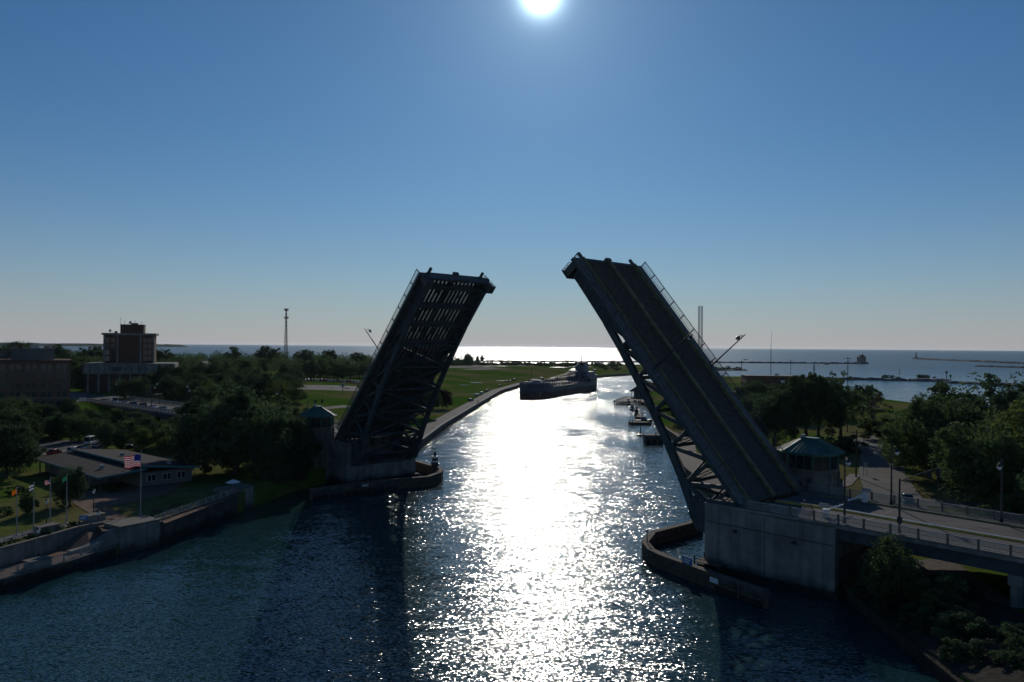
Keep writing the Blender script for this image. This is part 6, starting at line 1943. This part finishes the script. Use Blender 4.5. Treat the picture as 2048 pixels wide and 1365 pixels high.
# ------------------------------------------------------------------ vehicles
def car_meshes(kind):
    if kind == 'truck':
        L, W, H, bed = 5.4, 1.95, 1.85, True
    elif kind == 'van':
        L, W, H, bed = 5.6, 2.1, 2.5, False
    elif kind == 'suv':
        L, W, H, bed = 4.7, 1.88, 1.72, False
    else:
        L, W, H, bed = 4.55, 1.8, 1.45, False
    h = L / 2
    zb = {'truck': 1.05, 'van': 1.15, 'suv': 1.0, 'sedan': 0.88}[kind]
    low = [(-h, 0.45), (-h + 0.08, 0.3), (h - 0.1, 0.28), (h, 0.45), (h - 0.02, zb - 0.18), (h - 0.3, zb - 0.05), (h * 0.42, zb), (-h + 0.1, zb), (-h, zb - 0.12)]
    body = MB()
    rings = []
    for f, dz in ((-1, 0), (-0.9, 0), (0.9, 0), (1, 0)):
        k = 0.97 if abs(f) == 1 else 1.0
        rings.append([(x * k, f * W / 2, 0.6 + (z - 0.6) * (0.92 if abs(f) == 1 else 1.0)) for x, z in low])
    body.loft(rings)
    if kind == 'sedan': cb, ct = (-h + 0.55, h * 0.46), (-h + 1.15, h * 0.1)
    elif kind == 'suv': cb, ct = (-h + 0.12, h * 0.48), (-h + 0.35, h * 0.16)
    elif kind == 'van': cb, ct = (-h + 0.05, h * 0.72), (-h + 0.1, h * 0.5)
    else: cb, ct = (-0.7, h * 0.5), (-0.45, h * 0.22)
    def cabin(e, z0, z1, s):
        return [[(cb[0] - e, -W / 2 * .95 - e, z0), (cb[1] + e, -W / 2 * .95 - e, z0), (cb[1] + e, W / 2 * .95 + e, z0), (cb[0] - e, W / 2 * .95 + e, z0)],
                [(ct[0] - e, -W / 2 * s - e, z1), (ct[1] + e, -W / 2 * s - e, z1), (ct[1] + e, W / 2 * s + e, z1), (ct[0] - e, W / 2 * s + e, z1)]]
    glass = MB().loft(cabin(0, zb - 0.02, H - 0.06, 0.78))
    roof = MB().loft([[(ct[0] - .06, -W / 2 * .8, H - 0.08), (ct[1] + .1, -W / 2 * .8, H - 0.08), (ct[1] + .1, W / 2 * .8, H - 0.08), (ct[0] - .06, W / 2 * .8, H - 0.08)], [(ct[0] + .1, -W / 2 * .68, H), (ct[1] - .05, -W / 2 * .68, H), (ct[1] - .05, W / 2 * .68, H), (ct[0] + .1, W / 2 * .68, H)]])
    for s in (-1, 1):
        for b, t in ((cb[0], ct[0]), (cb[1], ct[1]), ((cb[0] + cb[1]) / 2, (ct[0] + ct[1]) / 2)):
            roof.bar((b, s * W / 2 * .955, zb - .02), (t, s * W / 2 * .79, H - .06), 0.09, 0.09)
    if bed:
        for s in (-1, 1):
            body.box(-h + .05, -0.75, s * W / 2 - (0.1 if s > 0 else 0), s * W / 2 + (0.1 if s < 0 else 0), zb - .05, zb + .22)
        body.box(-h + .02, -h + .12, -W / 2, W / 2, zb - .05, zb + .22)
    tyre = MB()
    n = 14
    for sgn in (1,):
        prof = [(0.18, -0.1), (0.31, -0.1), (0.335, -0.06), (0.335, 0.06), (0.31, 0.1), (0.18, 0.1)]
        vs, fs = [], []
        for (rr, y) in prof:
            for k in range(n):
                a = 2 * math.pi * k / n
                vs.append((rr * math.cos(a), y, rr * math.sin(a)))
        for i in range(len(prof) - 1):
            for k in range(n):
                fs.append((i * n + k, i * n + (k + 1) % n, (i + 1) * n + (k + 1) % n, (i + 1) * n + k))
        tyre.add(vs, fs)
    rim = MB().tube((0, -0.085, 0), (0, 0.085, 0), 0.2, None, 10)
    return dict(L=L, W=W, H=H, zb=zb, body=body.mesh('body', M['car_grey'], False), glass=glass.mesh('windows', M['glass']), roof=roof.mesh('roof', M['car_grey']),
                tyre=tyre.mesh('tyre', M['rubber'], True), rim=rim.mesh('rim', M['chrome']),
                head=MB().box(-0.05, 0.03, -0.18, 0.18, -0.07, 0.08).mesh('headlight', M['lamp_glass']), tail=MB().box(-0.03, 0.05, -0.15, 0.15, -0.1, 0.1).mesh('tail_light', M['fabric_red']),
                mir=MB().box(-0.08, 0.08, -0.1, 0.1, -0.07, 0.07).mesh('mirror', M['metal_black']))
CARS = {k: car_meshes(k) for k in ('sedan', 'suv', 'truck', 'van')}
def car(x, y, z, rz, kind, colour, label, group=None):
    c = CARS[kind]
    r = empty({'sedan': 'car', 'suv': 'car', 'truck': 'pickup_truck', 'van': 'van'}[kind], (x, y, z), rz, label, {'truck': 'pickup', 'van': 'van'}.get(kind, 'car'), group)
    def colored(n, me):
        o = inst(n, me, r)
        o.material_slots[0].link = 'OBJECT'
        o.material_slots[0].material = M['car_' + colour]
        return o
    colored('body', c['body'])
    inst('windows', c['glass'], r)
    colored('roof', c['roof'])
    for sx in (0.31, -0.31):
        for sy in (-1, 1):
            t = inst('tyre', c['tyre'], r, (sx * c['L'], sy * (c['W'] / 2 - 0.1), 0.335))
            inst('rim', c['rim'], t, (0, sy * 0.02, 0))
    for sy in (-1, 1):
        inst('headlight', c['head'], r, (c['L'] / 2 - 0.02, sy * c['W'] * 0.36, c['zb'] - 0.27))
        inst('tail_light', c['tail'], r, (-c['L'] / 2 - 0.0, sy * c['W'] * 0.38, c['zb'] - 0.22))
        inst('mirror', c['mir'], r, (c['L'] * 0.16, sy * (c['W'] / 2 + 0.08), c['zb'] + 0.12))
    return r
QG = 'cars queuing on the left approach'
q = [(-193.9, 'sedan', 'grey', 'grey car at the head of the queue, nearest the big tree'), (-214.0, 'truck', 'tan', 'tan pickup second in the queue on the left approach'), (-226.3, 'sedan', 'teal', 'teal car third in the queue, behind the tan pickup'),
     (-235.7, 'sedan', 'white', 'white car fourth in the queue, behind the teal car'), (-245.3, 'suv', 'black', 'black car fifth in the queue'), (-255.0, 'suv', 'blue', 'dark blue car sixth in the queue'), (-265.3, 'sedan', 'silver', 'silver car seventh in the queue'), (-277.3, 'van', 'white', 'white box van near the tail of the queue'), (-289.0, 'sedan', 'tan', 'tan car at the tail of the queue')]
for b, k, col, l in q:
    p = B(b, 6.6, zL(b) - 0.13)
    car(p.x, p.y, p.z, BRZ, k, col, l, QG)
p = B(-154.4, 12.4, zL(-154.4) - 0.13)
car(p.x, p.y, p.z, BRZ + math.pi, 'truck', 'white', 'white pickup on the far lane left of the left tower')
p = at(590, 823, 9.0)
car(p.x, p.y, zl(p.x, p.y) + 0.1, R(200), 'suv', 'silver', 'silver car on the grass side behind the signal pole')
# visitor parking lot
for px, py, rz, k, col, l in ((182, 889, 95, 'van', 'white', 'white van parked at the back of the visitor lot'), (147, 906, 100, 'suv', 'silver', 'silver car parked behind the visitor roof, second from left'), (172, 905, 80, 'sedan', 'white', 'white car parked behind the visitor roof, in the middle'),
                             (195, 903, 95, 'suv', 'grey', 'grey car parked behind the visitor roof, at the right'), (108, 909, 90, 'sedan', 'red', 'dark red car parked behind the visitor roof, at the left'), (262, 900, 10, 'sedan', 'black', 'black car parked in the shade right of the visitor lot')):
    c = at(px, py, 4.05)
    car(c.x, c.y, 4.05, R(rz), k, col, l)
# far lot in front of the tree belt
cols = ['white', 'silver', 'black', 'grey', 'white', 'blue', 'red', 'silver']
rng = random.Random(3)
for k in range(17):
    px = 610 + 6.6 * k
    c = at(px, 766 - 0.0 * k, 8.6)
    car(c.x, c.y, zl(c.x, c.y) + 0.12, R(90 + rng.uniform(-6, 6)), rng.choice(('sedan', 'suv')), cols[k % 8], 'car in the row glinting before the tree belt', 'cars parked in the far lot')
for k, (px, py) in enumerate(((500, 779), (515, 778), (525, 778), (537, 777), (578, 776), (686, 771), (560, 765), (480, 781))):
    c = at(px, py, 8.8)
    car(c.x, c.y, zl(c.x, c.y) + 0.12, R(100), ('sedan', 'suv')[k % 2], cols[(k + 3) % 8], ('first car from the left in the row by the red brick building', 'second car in the row by the red brick building', 'third car in the row by the red brick building', 'fourth car in the row by the red brick building', 'car alone at the edge of the green slope', 'car near the right end of the green slope', 'car at the back of the parking lot', 'car half hidden at the corner of the red brick building')[k])
# cars along the riverside walk
for k, (px, py, col, l) in enumerate(((942, 802, 'black', 'black car alone by the riverside walk'), (953, 792, 'silver', 'silver car left in the riverside group of three'), (963, 788, 'white', 'white car in the middle of the riverside group of three'), (974, 783, 'black', 'black car right in the riverside group of three'),
                                      (1014, 765, 'blue', 'blue car left in the far riverside group'), (1021, 764, 'silver', 'silver car in the far riverside group'), (1029, 762, 'black', 'black car right in the far riverside group'), (999, 773, 'tan', 'tan pickup between the riverside groups'))):
    c = at(px, py, 2.5)
    car(c.x, c.y, zl(c.x, c.y) + 0.05, R(70 + 15 * (k % 3)), 'truck' if 'pickup' in l else ('suv', 'sedan')[k % 2], col, l)
# right bank
for k, (px, py, z, rz, kd, col, l) in enumerate(((1815, 1008, 4.0, 250, 'truck', 'teal', 'teal pickup on the street behind the right approach'), (1741, 860, 4.0, 20, 'sedan', 'black', 'black car at the bend of the right street'),
                                                (1530, 786, 4.0, 0, 'suv', 'red', 'red car parked before the brick hall'), (1545, 787, 4.0, 0, 'sedan', 'silver', 'silver car parked before the brick hall'), (1500, 789, 4.0, 10, 'van', 'black', 'black van before the long low shed'),
                                                (1270, 806, 1.9, 80, 'suv', 'grey', 'grey car on the pavilion pier, left one'), (1279, 806, 1.9, 85, 'sedan', 'black', 'black car on the pavilion pier, right one'))):
    c = at(px, py, z)
    zz = 1.92 if z < 2 else zr(c.x, c.y) + 0.1
    car(c.x, c.y, zz, R(rz), kd, col, l)

# ------------------------------------------------------------------ people
def person(loc, rz, label, top, legs, sit=False):
    r = empty('person', loc, rz, label, 'person')
    J = {'pelvis': (0, 0, 0.95), 'chest': (0, 0, 1.32), 'neck': (0.01, 0, 1.5), 'head': (0.03, 0, 1.62), 'crown': (0.02, 0, 1.74),
         'sl': (0, 0.2, 1.42), 'el': (0.05, 0.27, 1.15), 'wl': (0.16, 0.26, 0.92), 'sr': (0, -0.2, 1.42), 'er': (-0.04, -0.27, 1.15), 'wr': (0.04, -0.28, 0.9),
         'hl': (0, 0.1, 0.92), 'kl': (0.1, 0.1, 0.5), 'al': (0.02, 0.1, 0.09), 'tl': (0.16, 0.1, 0.05), 'hr': (0, -0.1, 0.92), 'kr': (0.02, -0.1, 0.5), 'ar': (-0.14, -0.1, 0.1), 'tr': (0.0, -0.1, 0.05)}
    if sit:
        J.update({'kl': (0.42, 0.16, 0.86), 'al': (0.25, 0.2, 0.45), 'tl': (0.4, 0.2, 0.42), 'kr': (0.42, -0.16, 0.86), 'ar': (0.25, -0.2, 0.45), 'tr': (0.4, -0.2, 0.42), 'wl': (0.5, 0.25, 1.05), 'wr': (0.5, -0.25, 1.05), 'el': (0.25, 0.3, 1.15), 'er': (0.25, -0.3, 1.15)})
    E = [('pelvis', 'chest'), ('chest', 'neck'), ('neck', 'head'), ('head', 'crown'), ('chest', 'sl'), ('sl', 'el'), ('el', 'wl'), ('chest', 'sr'), ('sr', 'er'), ('er', 'wr'), ('pelvis', 'hl'), ('hl', 'kl'), ('kl', 'al'), ('al', 'tl'), ('pelvis', 'hr'), ('hr', 'kr'), ('kr', 'ar'), ('ar', 'tr')]
    RD = {'pelvis': .15, 'chest': .16, 'neck': .06, 'head': .095, 'crown': .07, 'sl': .075, 'sr': .075, 'el': .05, 'er': .05, 'wl': .035, 'wr': .035, 'hl': .1, 'hr': .1, 'kl': .065, 'kr': .065, 'al': .045, 'ar': .045, 'tl': .04, 'tr': .04}
    names = list(J)
    me = bpy.data.meshes.new('body')
    me.from_pydata([J[n] for n in names], [(names.index(a), names.index(b)) for a, b in E], [])
    o = bpy.data.objects.new('body', me)
    COL.objects.link(o)
    o.parent = r
    sk = o.modifiers.new('skin', 'SKIN')
    for i, n in enumerate(names):
        d = me.skin_vertices[0].data[i]
        d.radius = (RD[n], RD[n])
        d.use_root = (n == 'pelvis')
    o.modifiers.new('sub', 'SUBSURF').levels = 1
    o.modifiers['sub'].render_levels = 1
    me.materials.append(M[top])
    MB().lathe([(0.0, 1.78), (0.1, 1.75), (0.12, 1.66), (0.1, 1.58)], 8, (-0.01, 0)).build('hair', M['metal_black'], r)
    return r
c = at(954, 808, 2.4)
person((c.x, c.y, zl(c.x, c.y) + 0.12), R(60), 'person in dark clothes walking on the riverside path, left of two', 'cloth_dark', 'cloth_dark')
c = at(957, 806, 2.4)
person((c.x, c.y, zl(c.x, c.y) + 0.12), R(60), 'person in light clothes walking on the riverside path, right of two', 'cloth_light', 'cloth_dark')
# motorcycle beside the head of the queue
mp = B(-201.5, 6.2, zL(-201.5) - 0.13)
r = empty('motorcycle', mp, BRZ, 'dark motorcycle waiting behind the first car of the queue', 'motorcycle')
for x in (-0.72, 0.72):
    w = MB()
    prof = [(0.22, -0.06), (0.31, -0.06), (0.33, 0), (0.31, 0.06), (0.22, 0.06)]
    vs, fs = [], []
    for rr, y in prof:
        for k in range(12):
            vs.append((x + rr * math.cos(k * math.pi / 6), y, 0.33 + rr * math.sin(k * math.pi / 6)))
    for i in range(4):
        for k in range(12):
            fs.append((i * 12 + k, i * 12 + (k + 1) % 12, (i + 1) * 12 + (k + 1) % 12, (i + 1) * 12 + k))
    w.add(vs, fs).build('wheel', M['rubber'], r)
MB().prism_y([(-0.6, 0.62), (-0.2, 0.45), (0.35, 0.4), (0.5, 0.75), (0.3, 0.98), (0.0, 0.8), (-0.75, 0.82)], -0.14, 0.14).build('tank_and_engine', M['metal_black'], r)
MB().prism_y([(-0.85, 0.8), (0.05, 0.8), (0.0, 0.88), (-0.8, 0.93)], -0.13, 0.13).build('seat', M['rubber'], r)
MB().bar((0.72, 0, 0.33), (0.45, 0, 1.05), 0.16, 0.06).bar((0.42, -0.36, 1.1), (0.42, 0.36, 1.1), 0.04, 0.04).build('fork', M['chrome'], r)
MB().tube((0.55, 0, 0.92), (0.68, 0, 0.9), 0.1, None, 8).build('headlight', M['lamp_glass'], r)
person((mp.x - 0.05, mp.y, mp.z - 0.02), BRZ, 'person in dark clothes sitting on the waiting motorcycle', 'cloth_dark', 'cloth_dark', True)

# street furniture at the junction beyond the car queue and beside the right street
board(at(165, 803, 11.3), (1, 0.1), 2.6, 1.4, 'small white sign on a pole at the left street corner', M['paint_white'], 2.4)
board(at(1731, 935, 6.0), (1, 0.2), 1.0, 1.2, 'pale street sign at the fence beside the right street', M['metal_grey'], 2.0)
board(at(150, 990, ZP + 1.0), (0.8, 0.6), 1.0, 0.6, 'small board at the corner of the shaded terrace', M['metal_grey'], 1.0)
# chain fence and low wall along the street behind the right tower
r = empty('fence', (69, 165, 4.0), 0, 'dark low fence along the bank behind the right tower', 'fence')
fp = [(60, 150), (64, 158), (68.5, 167), (72, 176), (76, 186)]
for a, b in zip(fp, fp[1:]):
    za, zb_ = zr(*a), zr(*b)
    MB().bar((a[0], a[1], za + 0.75), (b[0], b[1], zb_ + 0.75), 0.3, 1.5).build('wall_panel', M['concrete_wet'], r, off=(69, 165, 4.0))
    MB().box(a[0] - .1, a[0] + .1, a[1] - .1, a[1] + .1, za, za + 2.3).build('post', M['metal_grey'], r, off=(69, 165, 4.0))
    MB().bar((a[0], a[1], za + 2.2), (b[0], b[1], zb_ + 2.2), 0.08, 0.08).build('rail', M['metal_grey'], r, off=(69, 165, 4.0))
# picnic table on the right lawn
c = at(1567, 872, 4.0)
r = empty('picnic_table', (c.x, c.y, zr(c.x, c.y)), R(10), 'picnic table on the lawn left of the right tower', 'picnic table')
for k in range(5):
    MB().box(-1, 1, -0.4 + 0.16 * k, -0.26 + 0.16 * k, 0.72, 0.76).build('top_plank', M['timber_grey'], r)
for s in (-0.75, 0.75):
    MB().box(-1, 1, s - 0.13, s + 0.13, 0.42, 0.46).build('seat_plank', M['timber_grey'], r)
    MB().bar((s, -0.7, 0), (s, 0.3, 0.72), 0.08, 0.08).bar((s, 0.7, 0), (s, -0.3, 0.72), 0.08, 0.08).build('leg', M['timber'], r)

# ------------------------------------------------------------------ thin air haze over land and lake
hz = bpy.data.materials.new('haze_air')
hz.use_nodes = True
hn, hl = hz.node_tree.nodes, hz.node_tree.links
hn.remove(hn['Principled BSDF'])
pv = hn.new('ShaderNodeVolumePrincipled')
pv.inputs['Color'].default_value = (0.80, 0.92, 1.0, 1)
pv.inputs['Density'].default_value = 1.2e-5
pv.inputs['Anisotropy'].default_value = 0.45
hl.new(pv.outputs[0], hn['Material Output'].inputs['Volume'])
o = MB().box(-30500, 30500, -450, 34500, -4.5, 82).build('haze', hz)
tag(o, 'thin bluish haze in the air over land and lake', None, None, 'stuff')
